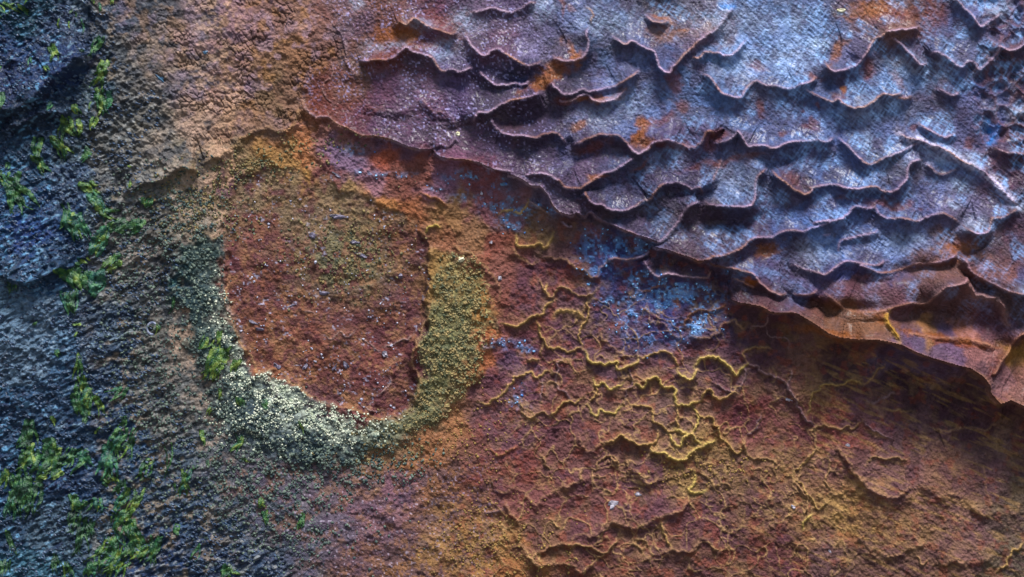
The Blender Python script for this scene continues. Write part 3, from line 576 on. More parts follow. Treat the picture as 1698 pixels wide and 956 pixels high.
STAIN = [(1385,88,22,9,-62,'g'),(1068,215,26,9,-48,'g'),(1058,238,14,13,0,'g'),(1092,205,26,7,-40,'r'),(1185,224,16,9,-10,'r'),(1306,301,22,13,35,'r'),(1432,120,9,13,0,'r'),(945,92,7,18,-25,'g'),(955,94,14,6,-20,'g'),(946,20,9,5,40,'r'),(930,20,4,20,-8,'r'),(915,125,28,14,-25,'g'),(938,122,18,6,-10,'r'),(895,145,26,8,-18,'g'),
  (935,170,16,6,0,'r'),(965,165,12,5,-5,'g'),(1000,168,18,6,0,'g'),(1025,158,14,6,-30,'r'),(965,214,10,7,-35,'g'),(1060,210,14,8,-50,'g'),(1095,35,18,6,5,'g'),(1105,60,44,10,3,'t'),(1170,55,22,8,-35,'t'),(1130,55,10,5,0,'g'),
  (985,245,30,8,-18,'r'),(985,295,12,6,-20,'g'),(1110,243,36,6,8,'r'),(1188,278,10,5,0,'r'),(1060,275,18,3,-30,'r'),(1175,240,10,14,0,'r'),(1115,140,10,30,-10,'r'),(1130,180,8,10,0,'r'),(1200,15,10,6,0,'k'),
  (1340,205,10,6,10,'r'),(1393,153,6,6,0,'g'),(1480,135,8,14,-35,'r'),(1490,165,18,6,10,'r'),(1495,30,10,26,10,'t'),(1440,22,40,16,0,'g'),(1480,30,50,12,-10,'r'),(1536,40,20,30,10,'r'),(1480,60,30,18,-20,'t'),(1385,165,10,6,30,'r'),(1342,128,12,5,25,'r'),(1325,188,5,5,0,'r'),
  (1640,225,8,14,0,'k'),(1692,68,8,5,0,'r'),(1600,240,8,10,0,'r'),(1510,213,10,5,0,'r'),(1255,178,6,12,0,'r'),(1335,215,12,5,10,'r'),(1290,228,8,4,0,'r'),(1250,115,16,8,30,'r'),
  (1350,180,4,4,0,'r'),(1260,418,24,10,-20,'g'),(1242,470,10,4,5,'g'),(1550,440,40,20,0,'t'),(1580,415,30,14,0,'g'),(1640,600,6,16,25,'r'),(1630,612,5,12,25,'r'),(1450,520,10,12,0,'g'),(1360,550,50,8,12,'g'),(1560,560,70,6,8,'g'),(1570,565,60,4,8,'r'),
  (1200,270,60,5,-10,'r'),(1460,340,60,5,5,'r'),(770,275,10,5,0,'r'),(700,80,60,8,-14,'r'),(640,110,26,14,0,'r'),(660,60,40,16,0,'g'),(540,180,24,34,0,'r'),(730,40,40,18,10,'r'),(1120,502,6,15,-8,'o'),(1238,467,9,5,-8,'o')]
SC = dict(g=lin((142,86,40)), r=lin((112,60,46)), t=lin((128,94,78)), k=lin((60,130,200)), o=lin((168,98,40)))
for x, y, rx, ry, a, ck in STAIN:
    ca, sa = math.cos(R(a)), math.sin(R(a))
    u = ((wx-x)*ca+(wy-y)*sa)/rx; v = (-(wx-x)*sa+(wy-y)*ca)/ry
    q = sstep(1.6, .35, np.sqrt(u*u+v*v)+fine*.5+med*.5)*(.8 if ck in 'gok' else .6)
    mix(q, SC[ck])
HIGHLIGHT = [(1232,100,30,24,.5),(1350,78,18,11,.95),(1585,308,16,11,.95),(1572,343,8,5,.8),(1600,276,9,6,.7),(1676,346,10,6,.8),(1300,95,60,40,.35),(1220,40,90,30,.35),(1560,260,50,12,.5),(1385,25,14,5,.6),(1290,45,50,30,.35),
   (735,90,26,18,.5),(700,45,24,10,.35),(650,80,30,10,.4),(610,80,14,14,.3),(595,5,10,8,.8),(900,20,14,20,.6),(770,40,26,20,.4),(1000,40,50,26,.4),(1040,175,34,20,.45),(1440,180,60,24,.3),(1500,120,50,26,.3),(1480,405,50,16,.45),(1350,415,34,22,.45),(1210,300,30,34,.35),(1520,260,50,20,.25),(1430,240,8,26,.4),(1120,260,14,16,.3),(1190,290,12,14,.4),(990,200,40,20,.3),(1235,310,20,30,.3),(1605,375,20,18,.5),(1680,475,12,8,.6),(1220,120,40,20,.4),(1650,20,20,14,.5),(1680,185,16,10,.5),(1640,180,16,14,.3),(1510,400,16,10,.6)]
hilite = np.zeros(X.shape)
for x, y, rx, ry, q in HIGHLIGHT:
    hilite = np.maximum(hilite, q*np.exp(-(((wx-x)/rx)**2+((wy-y)/ry)**2)))
mix(hilite*np.clip(wv*1.1+.15, 0, 1), lin((196,222,246)))  # wet highlights painted blue-white into the crust colour
# blue crystal crust
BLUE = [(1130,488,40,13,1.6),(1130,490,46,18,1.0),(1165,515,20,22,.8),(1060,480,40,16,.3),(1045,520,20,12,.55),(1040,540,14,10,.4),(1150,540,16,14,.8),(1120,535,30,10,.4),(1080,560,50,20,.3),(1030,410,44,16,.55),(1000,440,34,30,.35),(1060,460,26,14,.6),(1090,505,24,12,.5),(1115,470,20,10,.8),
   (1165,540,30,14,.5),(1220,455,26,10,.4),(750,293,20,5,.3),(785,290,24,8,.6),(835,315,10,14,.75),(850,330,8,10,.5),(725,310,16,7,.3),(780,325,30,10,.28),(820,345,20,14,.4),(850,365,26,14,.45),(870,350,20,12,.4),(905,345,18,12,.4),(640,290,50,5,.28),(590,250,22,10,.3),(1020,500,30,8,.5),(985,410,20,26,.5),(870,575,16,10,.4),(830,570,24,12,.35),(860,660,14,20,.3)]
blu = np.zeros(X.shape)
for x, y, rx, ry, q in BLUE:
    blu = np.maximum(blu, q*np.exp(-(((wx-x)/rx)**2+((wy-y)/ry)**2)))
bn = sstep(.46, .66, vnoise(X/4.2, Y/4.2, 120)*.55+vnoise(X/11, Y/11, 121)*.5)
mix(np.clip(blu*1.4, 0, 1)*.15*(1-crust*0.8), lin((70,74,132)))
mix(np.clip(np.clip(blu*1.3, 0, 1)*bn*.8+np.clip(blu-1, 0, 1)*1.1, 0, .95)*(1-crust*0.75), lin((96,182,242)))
H += np.clip(blu*1.3, 0, 1)*bn*2.0*(1-crust*.8)
# white ridge
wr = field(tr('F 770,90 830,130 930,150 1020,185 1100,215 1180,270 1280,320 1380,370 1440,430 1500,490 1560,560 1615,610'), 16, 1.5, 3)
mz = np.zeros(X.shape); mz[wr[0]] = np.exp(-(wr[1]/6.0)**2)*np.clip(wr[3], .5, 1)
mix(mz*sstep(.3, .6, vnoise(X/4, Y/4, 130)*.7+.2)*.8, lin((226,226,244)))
# lips and veins are worn tan / yellow; pale crust lips also paint the lit crest
lipc = lin((196,170,186))[None, None]*(1-sstep(1250, 1450, X)[..., None]*0)*np.ones(X.shape+(1,))
warm = sstep(.45, .7, vnoise(X/45, Y/45, 131))
warm = np.maximum(warm, sstep(400, 520, Y))
lipc = lipc*(1-warm[..., None])+lin((180,134,106))*warm[..., None]
lipf = np.where(np.isin(owner, [k for k, a in enumerate(ALL) if a[4] == 'r'])[..., None], lin((172,130,82))[None, None], lipc)
lipf = np.where((leftdark > .5)[..., None], col, lipf)
mixm = np.clip(lipm*.7, 0, .75)*(1-leftdark)
col = col*(1-mixm[..., None])+lipf*mixm[..., None]
vm = np.clip(veinm*(.85+.4*vnoise(X/4, Y/4, 132)), 0, .92)
col = col*(1-vm[..., None])+veinc*vm[..., None]
mix(net*(.65+.5*vnoise(X/3.5, Y/3.5, 133)), lin((190,152,86)))
mix(knob*sstep(.30, .42, k1)*sstep(.62, .5, k1)*.3, lin((128,84,76)))
# tone: per-grain variation
col = col*(1+.22*fine+.16*med+.12*(cid-.5))[..., None]
ALB = 1.0
lum_b = base_c.mean(-1)
sat = .93-.02*lowred-.12*(1-leftdark)*(1-crust_s)*(1-lowred)*(1-hol)*sstep(420,300,X)+np.where(base_c[..., 2] > base_c[..., 0], .62-.75*sstep(.06, .16, lum_b), -.4)*leftdark-.12*np.clip(trans, 0, 1)*(1-leftdark)-.06*hol+.22*crust_s-.2*np.clip(blu, 0, 1)*(1-crust_s)
col = col*(1+(np.array([.64,.83,.98])-1)*leftdark[..., None])
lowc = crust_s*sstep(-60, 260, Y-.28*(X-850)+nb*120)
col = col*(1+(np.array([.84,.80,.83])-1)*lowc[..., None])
col = col*(1+(np.array([1.0,.965,.98])-1)*crust_s[..., None])
col = col*(1+(np.array([.95,.88,1.12])-1)*(np.clip(.8*lowred+.2*hol+.2*crust_s, 0, 1))[..., None])
lum = (col*np.array([.2126, .7152, .0722])).sum(-1, keepdims=True)
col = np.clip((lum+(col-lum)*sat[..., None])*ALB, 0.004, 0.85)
wvar = sstep(.35, .7, vnoise(X/38, Y/38, 160)*.6+vnoise(X/9, Y/9, 161)*.4)
brn = sstep(1280, 1420, X)*sstep(400, 460, Y)*crust_s
wet = np.clip(-.3*brn+.35+.35*(wvar-.5)*(.4+crust_s)+.35*leftdark+.30*crust_s+.25*hol*0+.5*blu+.6*hilite-.35*lowred*.6-.3*lich, 0, 1)
gm = np.clip(lich+.5*upl, 0, 1)
hat = np.clip(crust_s*sstep(900, 1200, X)*.6*(1-brn)+streak*.7, 0, 1)

# ------------------------------------------------------------ materials
def nodes(name):
    m = bpy.data.materials.new(name); m.use_nodes = True
    return m, m.node_tree, m.node_tree.nodes['Principled BSDF']
def rock_material():
    m, t, b = nodes('rock')
    N = t.nodes; L = t.links
    def n(k, **kw):
        o = N.new(k)
        for a, v in kw.items(): setattr(o, a, v)
        return o
    tc = n('ShaderNodeTexCoord'); at = n('ShaderNodeAttribute', attribute_name='mineral'); mk = n('ShaderNodeAttribute', attribute_name='finish')
    sep = n('ShaderNodeSeparateColor'); L.new(mk.outputs['Color'], sep.inputs[0])
    def noise(scale, det=3, rough=.6):
        o = n('ShaderNodeTexNoise'); o.inputs['Scale'].default_value = scale; o.inputs['Detail'].default_value = det; o.inputs['Roughness'].default_value = rough
        L.new(tc.outputs['Object'], o.inputs['Vector']); return o
    def math_(op, a, b_=None, c=None):
        o = n('ShaderNodeMath', operation=op)
        for i, v in enumerate((a, b_, c)):
            if v is None: continue
            if isinstance(v, (int, float)): o.inputs[i].default_value = v
            else: L.new(v, o.inputs[i])
        return o.outputs[0]
    n1 = noise(230, 4, .75); n2 = noise(1100 if False else 800, 2); vo = n('ShaderNodeTexVoronoi'); vo.inputs['Scale'].default_value = 190
    L.new(tc.outputs['Object'], vo.inputs['Vector'])
    # colour grain
    v = math_('MULTIPLY_ADD', n1.outputs[0], 1.5, .28)
    v2 = math_('MULTIPLY_ADD', n2.outputs[0], .7, .65)
    vv = math_('MULTIPLY', v, v2)
    mul = n('ShaderNodeVectorMath', operation='SCALE'); L.new(at.outputs['Color'], mul.inputs[0]); L.new(vv, mul.inputs['Scale'])
    L.new(mul.outputs[0], b.inputs['Base Color'])
    # roughness
    r = math_('MULTIPLY_ADD', sep.outputs[0], -.36, .76)
    r2 = math_('MULTIPLY_ADD', n1.outputs[0], .22, -.11); L.new(math_('ADD', r, r2), b.inputs['Roughness'])
    L.new(math_('MULTIPLY_ADD', sep.outputs[0], .5, .06), b.inputs['Specular IOR Level'])
    L.new(math_('MULTIPLY', math_('MULTIPLY', sep.outputs[0], sep.outputs[0]), .3), b.inputs['Coat Weight']); b.inputs['Coat Roughness'].default_value = .27
    # fine relief: grain, pores and two crossing directions of lamination
    wv1 = n('ShaderNodeTexWave'); wv1.inputs['Scale'].default_value = 34; wv1.inputs['Distortion'].default_value = 3; wv1.inputs['Detail'].default_value = 2; wv1.inputs['Detail Scale'].default_value = 6
    mp = n('ShaderNodeMapping'); mp.inputs['Rotation'].default_value = (0, R(58), 0); L.new(tc.outputs['Object'], mp.inputs[0]); L.new(mp.outputs[0], wv1.inputs['Vector'])
    wv2 = n('ShaderNodeTexWave'); wv2.inputs['Scale'].default_value = 40; wv2.inputs['Distortion'].default_value = 3; wv2.inputs['Detail'].default_value = 2; wv2.inputs['Detail Scale'].default_value = 6
    mp2 = n('ShaderNodeMapping'); mp2.inputs['Rotation'].default_value = (0, R(-35), 0); L.new(tc.outputs['Object'], mp2.inputs[0]); L.new(mp2.outputs[0], wv2.inputs['Vector'])
    hsum = math_('MULTIPLY', math_('ADD', wv1.outputs[1], wv2.outputs[1]), math_('MULTIPLY', sep.outputs[2], .14))
    hh = math_('ADD', math_('MULTIPLY_ADD', vo.outputs[0], -.55, n1.outputs[0]), hsum)
    bu = n('ShaderNodeBump'); bu.inputs['Strength'].default_value = .9; bu.inputs['Distance'].default_value = .006
    L.new(hh, bu.inputs['Height']); L.new(bu.outputs[0], b.inputs['Normal'])
    return m
ROCK = rock_material()

def granule_mat(name, c1, c2, rough=.7, spec=.4):
    m, t, b = nodes(name); N = t.nodes; L = t.links
    tc = N.new('ShaderNodeTexCoord'); no = N.new('ShaderNodeTexNoise'); no.inputs['Scale'].default_value = 130; no.inputs['Detail'].default_value = 3
    L.new(tc.outputs['Object'], no.inputs['Vector'])
    cr = N.new('ShaderNodeValToRGB'); cr.color_ramp.elements[0].position = .38; cr.color_ramp.elements[1].position = .62
    cr.color_ramp.elements[0].color = tuple(lin(c1))+(1,); cr.color_ramp.elements[1].color = tuple(lin(c2))+(1,)
    L.new(no.outputs[0], cr.inputs[0]); L.new(cr.outputs[0], b.inputs['Base Color'])
    n2 = N.new('ShaderNodeTexNoise'); n2.inputs['Scale'].default_value = 700; L.new(tc.outputs['Object'], n2.inputs['Vector'])
    bu = N.new('ShaderNodeBump'); bu.inputs['Strength'].default_value = .7; bu.inputs['Distance'].default_value = .002
    L.new(n2.outputs[0], bu.inputs['Height']); L.new(bu.outputs[0], b.inputs['Normal'])
    b.inputs['Roughness'].default_value = rough; b.inputs['Specular IOR Level'].default_value = spec
    return m
def weed_mat(name, c1, c2, c3):
    m, t, b = nodes(name); N = t.nodes; L = t.links
    tc = N.new('ShaderNodeTexCoord'); no = N.new('ShaderNodeTexNoise'); no.inputs['Scale'].default_value = 90; no.inputs['Detail'].default_value = 4
    L.new(tc.outputs['Object'], no.inputs['Vector'])
    cr = N.new('ShaderNodeValToRGB'); e = cr.color_ramp.elements
    e[0].position = .34; e[0].color = tuple(lin(c1))+(1,); e[1].position = .66; e[1].color = tuple(lin(c3))+(1,)
    x = e.new(.5); x.color = tuple(lin(c2))+(1,)
    L.new(no.outputs[0], cr.inputs[0]); L.new(cr.outputs[0], b.inputs['Base Color'])
    n2 = N.new('ShaderNodeTexNoise'); n2.inputs['Scale'].default_value = 380; n2.inputs['Detail'].default_value = 3; L.new(tc.outputs['Object'], n2.inputs['Vector'])
    bu = N.new('ShaderNodeBump'); bu.inputs['Strength'].default_value = .8; bu.inputs['Distance'].default_value = .003
    L.new(n2.outputs[0], bu.inputs['Height']); L.new(bu.outputs[0], b.inputs['Normal'])
    b.inputs['Roughness'].default_value = .38; b.inputs['Subsurface Weight'].default_value = .15; b.inputs['Subsurface Radius'].default_value = (.002, .004, .001)
    return m

# ------------------------------------------------------------ rock meshes cut out of the one surface
VX = (X+shx-CX)*PX; VZ = -(Y+shy-CY)*PX; VY = -H*PX
POS = np.stack([VX, VY, VZ], -1)
du = np.zeros_like(POS); dv = np.zeros_like(POS)
du[:, 1:-1] = POS[:, 2:]-POS[:, :-2]; du[:, 0] = POS[:, 1]-POS[:, 0]; du[:, -1] = POS[:, -1]-POS[:, -2]
dv[1:-1] = POS[2:]-POS[:-2]; dv[0] = POS[1]-POS[0]; dv[-1] = POS[-1]-POS[-2]
NRM = np.cross(dv, du); NRM /= np.linalg.norm(NRM, axis=-1, keepdims=True)
if NRM[..., 1].mean() > 0: NRM = -NRM
POSf = POS.reshape(-1, 3).astype(np.float32); NRMf = NRM.reshape(-1, 3).astype(np.float32)
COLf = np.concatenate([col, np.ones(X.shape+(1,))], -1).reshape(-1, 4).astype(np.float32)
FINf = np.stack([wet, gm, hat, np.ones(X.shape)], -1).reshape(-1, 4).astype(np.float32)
idx = np.arange(NX*NY).reshape(NY, NX)
Q = np.stack([idx[:-1, :-1], idx[1:, :-1], idx[1:, 1:], idx[:-1, 1:]], -1).reshape(-1, 4)
# label of every face: 0 wall, 1 hollow floor, 2 crust body, 3 dark ledge, 100+ scallop k, 1000+ lip k, 2000+ vein k
lab = np.zeros(X.shape, int)
lab[(hol > .5)] = 1
lab[crust] = 2
isS = (owner >= 0) & (owner < len(LIPS)) & (crust | (best > 3.0))
lab[isS] = 100+owner[isS]
ms = isS & (lipm > .45); lab[ms] = 1000+owner[ms]
mv = (veinid >= 0) & (lab < 1000) & ~crust; lab[mv] = 2000+veinid[mv]
mv2 = (veinid >= 0) & crust & np.isin(veinid, [i for i, v in enumerate(VE) if v[0].startswith('H ')]); lab[mv2] = 2000+veinid[mv2]
ledge = (leftdark > .5) & (Y < 190) & (owner == len(LIPS)+21); lab[ledge & (lab == 0)] = 3
labF = lab[:-1, :-1].copy()
for u in np.unique(labF):
    if u < 100: continue
    ys_, xs_ = np.where(labF == u)
    jl, il = ys_.min(), xs_.min()
    sub = (labF[jl:ys_.max()+1, il:xs_.max()+1] == u)
    hh_, ww_ = sub.shape; flat = sub.ravel(); seen = np.zeros(flat.shape, bool); comps = []
    for st0 in np.flatnonzero(flat):
        if seen[st0]: continue
        stack = [int(st0)]; seen[st0] = True; comp = []
        while stack:
            p = stack.pop(); comp.append(p); px_ = p % ww_
            for q_ in ((p-1) if px_ > 0 else -1, (p+1) if px_ < ww_-1 else -1, p-ww_, p+ww_):
                if 0 <= q_ < len(flat) and flat[q_] and not seen[q_]:
                    seen[q_] = True; stack.append(q_)
        comps.append(comp)
    comps.sort(key=len, reverse=True)
    for c_ in comps[1:]:
        c_ = np.array(c_); jj_ = jl+c_//ww_; ii_ = il+c_ % ww_
        labF[jj_, ii_] = np.where(crust[jj_, ii_], 2, np.where(hol[jj_, ii_] > .5, 1, 0))
labf = labF.reshape(-1)
order = np.argsort(labf, kind='stable'); sl_ = labf[order]
uniq, start = np.unique(sl_, return_index=True); ends = np.r_[start[1:], len(sl_)]
def cut(name, faces):
    f = Q[faces]; vs, inv = np.unique(f, return_inverse=True); inv = inv.reshape(-1)
    me = bpy.data.meshes.new(name); nf = len(f)
    me.vertices.add(len(vs)); me.vertices.foreach_set('co', POSf[vs].ravel())
    me.loops.add(nf*4); me.loops.foreach_set('vertex_index', inv.astype(np.int32))
    me.polygons.add(nf); me.polygons.foreach_set('loop_start', np.arange(0, nf*4, 4, dtype=np.int32))
    me.update(calc_edges=True)
    me.polygons.foreach_set('use_smooth', np.ones(nf, bool))
    a = me.attributes.new('mineral', 'FLOAT_COLOR', 'POINT'); a.data.foreach_set('color', COLf[vs].ravel())
    a = me.attributes.new('finish', 'FLOAT_COLOR', 'POINT'); a.data.foreach_set('color', FINf[vs].ravel())
    me.normals_split_custom_set_from_vertices(NRMf[vs])
    me.materials.append(ROCK)
    o = bpy.data.objects.new(name, me); C.objects.link(o); return o
parts = {}
for u, s0, e0 in zip(uniq, start, ends):
    if e0-s0 < 25:
        if u >= 100: continue
    parts[u] = (s0, e0)
# tiny fragments rejoin the wall
loose = [order[s0:e0] for u, s0, e0 in zip(uniq, start, ends) if u not in parts]
wall_faces = np.concatenate([order[slice(*parts[0])]]+loose)
wall = cut('rock_wall', wall_faces); wall['kind'] = 'structure'
ho = cut('hollow_floor', order[slice(*parts[1])]); ho.parent = wall; ho['label'] = 'rust red floor of the rounded hollow ringed by lichen'
if 3 in parts:
    le = cut('rock_ledge', order[slice(*parts[3])]); le.parent = wall; le['label'] = 'dark blue-black ledge at the upper left'
cr = cut('scalloped_crust', order[slice(*parts[2])])
cr['label'] = 'purple and blue scalloped rock crust overhanging the red rock at upper right'; cr['category'] = 'rock crust'
sc = {}
for k in range(len(LIPS)):
    if 100+k in parts:
        o = cut('scallop', order[slice(*parts[100+k])]); o.parent = cr; sc[k] = o
for k in range(len(LIPS)):
    if 1000+k in parts:
        o = cut('lip', order[slice(*parts[1000+k])]); o.parent = sc.get(k, cr)
for k in range(len(VE)):
    if 2000+k in parts:
        o = cut('mineral_vein', order[slice(*parts[2000+k])]); o.parent = cr if VE[k][0].startswith('H ') else wall

# unseen wet dark rock sheet, added below the frame to block light from underneath
gm_, gt_, gb_ = nodes('wet_ground')
gtc = gt_.nodes.new('ShaderNodeTexCoord'); gno = gt_.nodes.new('ShaderNodeTexNoise'); gno.inputs['Scale'].default_value = 6; gno.inputs['Detail'].default_value = 8
gt_.links.new(gtc.outputs['Object'], gno.inputs['Vector'])
gcr = gt_.nodes.new('ShaderNodeValToRGB'); gcr.color_ramp.elements[0].color = (.035, .035, .04, 1); gcr.color_ramp.elements[1].color = (.12, .10, .085, 1)
gt_.links.new(gno.outputs[0], gcr.inputs[0]); gt_.links.new(gcr.outputs[0], gb_.inputs['Base Color']); gb_.inputs['Roughness'].default_value = .6
gbu = gt_.nodes.new('ShaderNodeBump'); gbu.inputs['Distance'].default_value = .03; gt_.links.new(gno.outputs[0], gbu.inputs['Height']); gt_.links.new(gbu.outputs[0], gb_.inputs['Normal'])
gme = bpy.data.meshes.new('ground'); gv = []; gf = []
nxg, nyg = 40, 40
for j in range(nyg+1):
    for i in range(nxg+1):
        xx = -40+80*i/nxg; yy = .5-50*(j/nyg)**2
        gv.append((xx, yy, -.9+.05*math.sin(xx*1.3+yy)*math.cos(yy*1.7)*(1 if yy < -.5 else 0)))
for j in range(nyg):
    for i in range(nxg):
        a_ = j*(nxg+1)+i; gf.append((a_, a_+nxg+1, a_+nxg+2, a_+1))
gme.from_pydata(gv, [], gf); gme.materials.append(gm_); gme.update()
go_ = bpy.data.objects.new('ground', gme); C.objects.link(go_); go_['kind'] = 'structure'

# ------------------------------------------------------------ helpers for what lies on the rock
def samp(A, x, y):
    i = np.clip(np.searchsorted(gx, x)-1, 0, NX-2); j = np.clip(np.searchsorted(gy, y)-1, 0, NY-2)
    return A[j, i]
def hgt(x, y): return float(samp(H, x, y))
ICO_V = []
ph = (1+5**.5)/2
for a, b in ((-1, ph), (1, ph), (-1, -ph), (1, -ph)): ICO_V.append((a, b, 0))
for a, b in ((-1, ph), (1, ph), (-1, -ph), (1, -ph)): ICO_V.append((0, a, b))
for a, b in ((ph, -1), (ph, 1), (-ph, -1), (-ph, 1)): ICO_V.append((a, 0, b))
ICO_V = np.array(ICO_V)/math.hypot(1, ph)
ICO_F = np.array([(0,11,5),(0,5,1),(0,1,7),(0,7,10),(0,10,11),(1,5,9),(5,11,4),(11,10,2),(10,7,6),(7,1,8),(3,9,4),(3,4,2),(3,2,6),(3,6,8),(3,8,9),(4,9,5),(2,4,11),(6,2,10),(8,6,7),(9,8,1)])
def granules(name, mask, n, r0, r1, mat, label, cat, lift=.3, flat=.7, angular=.25, aniso=None):
    n0 = n*8
    jj = rng.random(n0); ii = rng.random(n0)
    ys, xs = np.where(mask > .05)
    x0, x1, y0, y1 = gx[xs.min()], gx[xs.max()], gy[ys.min()], gy[ys.max()]
    x = x0+ii*(x1-x0); y = y0+jj*(y1-y0)
    keep = rng.random(n0) < samp(mask, x, y)
    x = x[keep][:n]; y = y[keep][:n]; n = len(x)
    r = r0+(r1-r0)*rng.random(n)**2
    h = samp(H, x, y)+r*lift
    a = rng.random(n)*6.283
    V = ICO_V[None]*(1+angular*(rng.random((n, 12, 1))*2-1))
    sx = r*(.8+.5*rng.random(n)); sy = r*(.7+.5*rng.random(n)); sz = r*flat
    vx = V[..., 0]*sx[:, None]; vz = V[..., 2]*sy[:, None]; vy = V[..., 1]*sz[:, None]
    if aniso is not None: a = a*0+aniso; vx *= 1.5; vz *= .8
    ca, sa = np.cos(a)[:, None], np.sin(a)[:, None]
    px = x[:, None]+vx*ca-vz*sa; pz = y[:, None]+vx*sa+vz*ca
    co = np.stack([(px-CX)*PX, -(h[:, None]+vy)*PX, -(pz-CY)*PX], -1).reshape(-1, 3)
    F = (ICO_F[None]+(np.arange(n)*12)[:, None, None]).reshape(-1, 3)
    me = bpy.data.meshes.new(name); me.vertices.add(len(co)); me.vertices.foreach_set('co', co.astype(np.float32).ravel())
    me.loops.add(len(F)*3); me.loops.foreach_set('vertex_index', F.ravel().astype(np.int32))
    me.polygons.add(len(F)); me.polygons.foreach_set('loop_start', np.arange(0, len(F)*3, 3, dtype=np.int32))
    me.update(calc_edges=True); me.validate(); me.materials.append(mat)
    o = bpy.data.objects.new(name, me); C.objects.link(o)
    o['kind'] = 'stuff'; o['label'] = label; o['category'] = cat
    return o
cl = sstep(.3, .62, vnoise(X/13, Y/13, 140)*.6+vnoise(X/6, Y/6, 141)*.45)
m_dark = np.clip(ring*1.1, 0, 1)*(.25+.75*cl)*(1-.35*white)*(1-hol)
sc2 = np.clip(np.exp(-((X-560)/110)**2-((Y-770)/34)**2)+.8*np.exp(-((X-400)/120)**2-((Y-770)/70)**2)+.7*np.exp(-((X-300)/60)**2-((Y-350)/60)**2)+.9*np.exp(-((X-460)/100)**2-((Y-850)/80)**2)+.7*np.exp(-((X-260)/70)**2-((Y-620)/130)**2)+.5*np.exp(-((X-220)/60)**2-((Y-430)/100)**2), 0, 1)
granules('dark_lichen', np.clip(m_dark*.6*cl+sc2*cl*.7, 0, 1), 6500, 1.2, 2.9, granule_mat('dark_lichen', (34,54,60), (104,118,104)),
         'dark blue-green granular lichen crescent along the left and lower rim of the red hollow', 'lichen')
granules('white_lichen', np.clip(white*1.1*sstep(.25, .7, vnoise(X/16, Y/16, 192)*.6+cl*.4)+.55*cl*np.exp(-((X-440)/70)**2-((Y-690)/45)**2)*(1-hol), 0, 1), 2300, .9, 2.1, granule_mat('white_lichen', (176,186,160), (222,222,200), .8),
         'white crumbly lichen band between the red hollow and the dark lichen', 'lichen')
granules('ochre_lichen', np.clip(len_s*(.1+.6*cl)*sstep(830, 760, X), 0, 1), 2000, 1.0, 2.4, granule_mat('ochre_lichen', (80,88,66), (158,136,88)),
         'olive and ochre granular lichen filling the crescent right of the red hollow', 'lichen')
m_top = np.exp(-((X-400)/130)**2-((Y-285-(400-X)*.28)/26)**2)+.8*np.exp(-((X-570)/80)**2-((Y-425)/52)**2)+.8*np.exp(-((X-330)/70)**2-((Y-350)/40)**2)+.7*np.exp(-((X-640)/60)**2-((Y-740)/30)**2)
granules('olive_lichen', np.clip(m_top*cl*.9, 0, 1), 3600, 1.1, 2.6, granule_mat('olive_lichen', (60,70,54), (140,120,76)),
         'sparse olive lichen grains over the upper rim and the middle of the red hollow', 'lichen')
m_g = np.clip(np.exp(-((X-830)/90)**2-((Y-900)/60)**2)+.6*np.exp(-((X-770)/60)**2-((Y-720)/60)**2)+.8*np.exp(-((X-1170)/90)**2-((Y-775)/26)**2), 0, 1)*cl*(1-crust)
granules('golden_grains', m_g, 1500, 1.1, 2.4, granule_mat('golden_grains', (104,78,48), (160,128,68)),
         'golden mineral grains dusted over the red rock at bottom centre', 'mineral grains')
granules('blue_crystals', np.clip(blu*bn*1.2, 0, 1)*(~crust), 2200, .9, 2.3, granule_mat('blue_crystals', (64,120,196), (150,202,240), .25, .8),
         'glinting sky-blue mineral crystals on the dark rock below the crust edge', 'crystals', angular=.5)
m_r = hol*.8*sstep(.62, .85, vnoise(X/12, Y/12, 142))
granules('quartz_grains', m_r, 230, .9, 2.2, granule_mat('quartz_grains', (120,116,138), (196,196,214), .25, .8),
         'tiny glassy grey quartz grains scattered on the red hollow floor', 'mineral grains', angular=.5)
m_l = leftdark*sstep(.35, .6, vnoise(ax/22, ay/12, 143))*(X > -12)*(Y > -12)*(Y < 968)
granules('dark_rock_grit', m_l*.6*sstep(.7, 1, leftdark), 5200, 1.2, 2.6, granule_mat('dark_rock_grit', (14,32,60), (62,86,116), .3, .7),
         'dark slate-blue gritty scales covering the rock at left', 'rock grit', aniso=R(28), flat=.6)

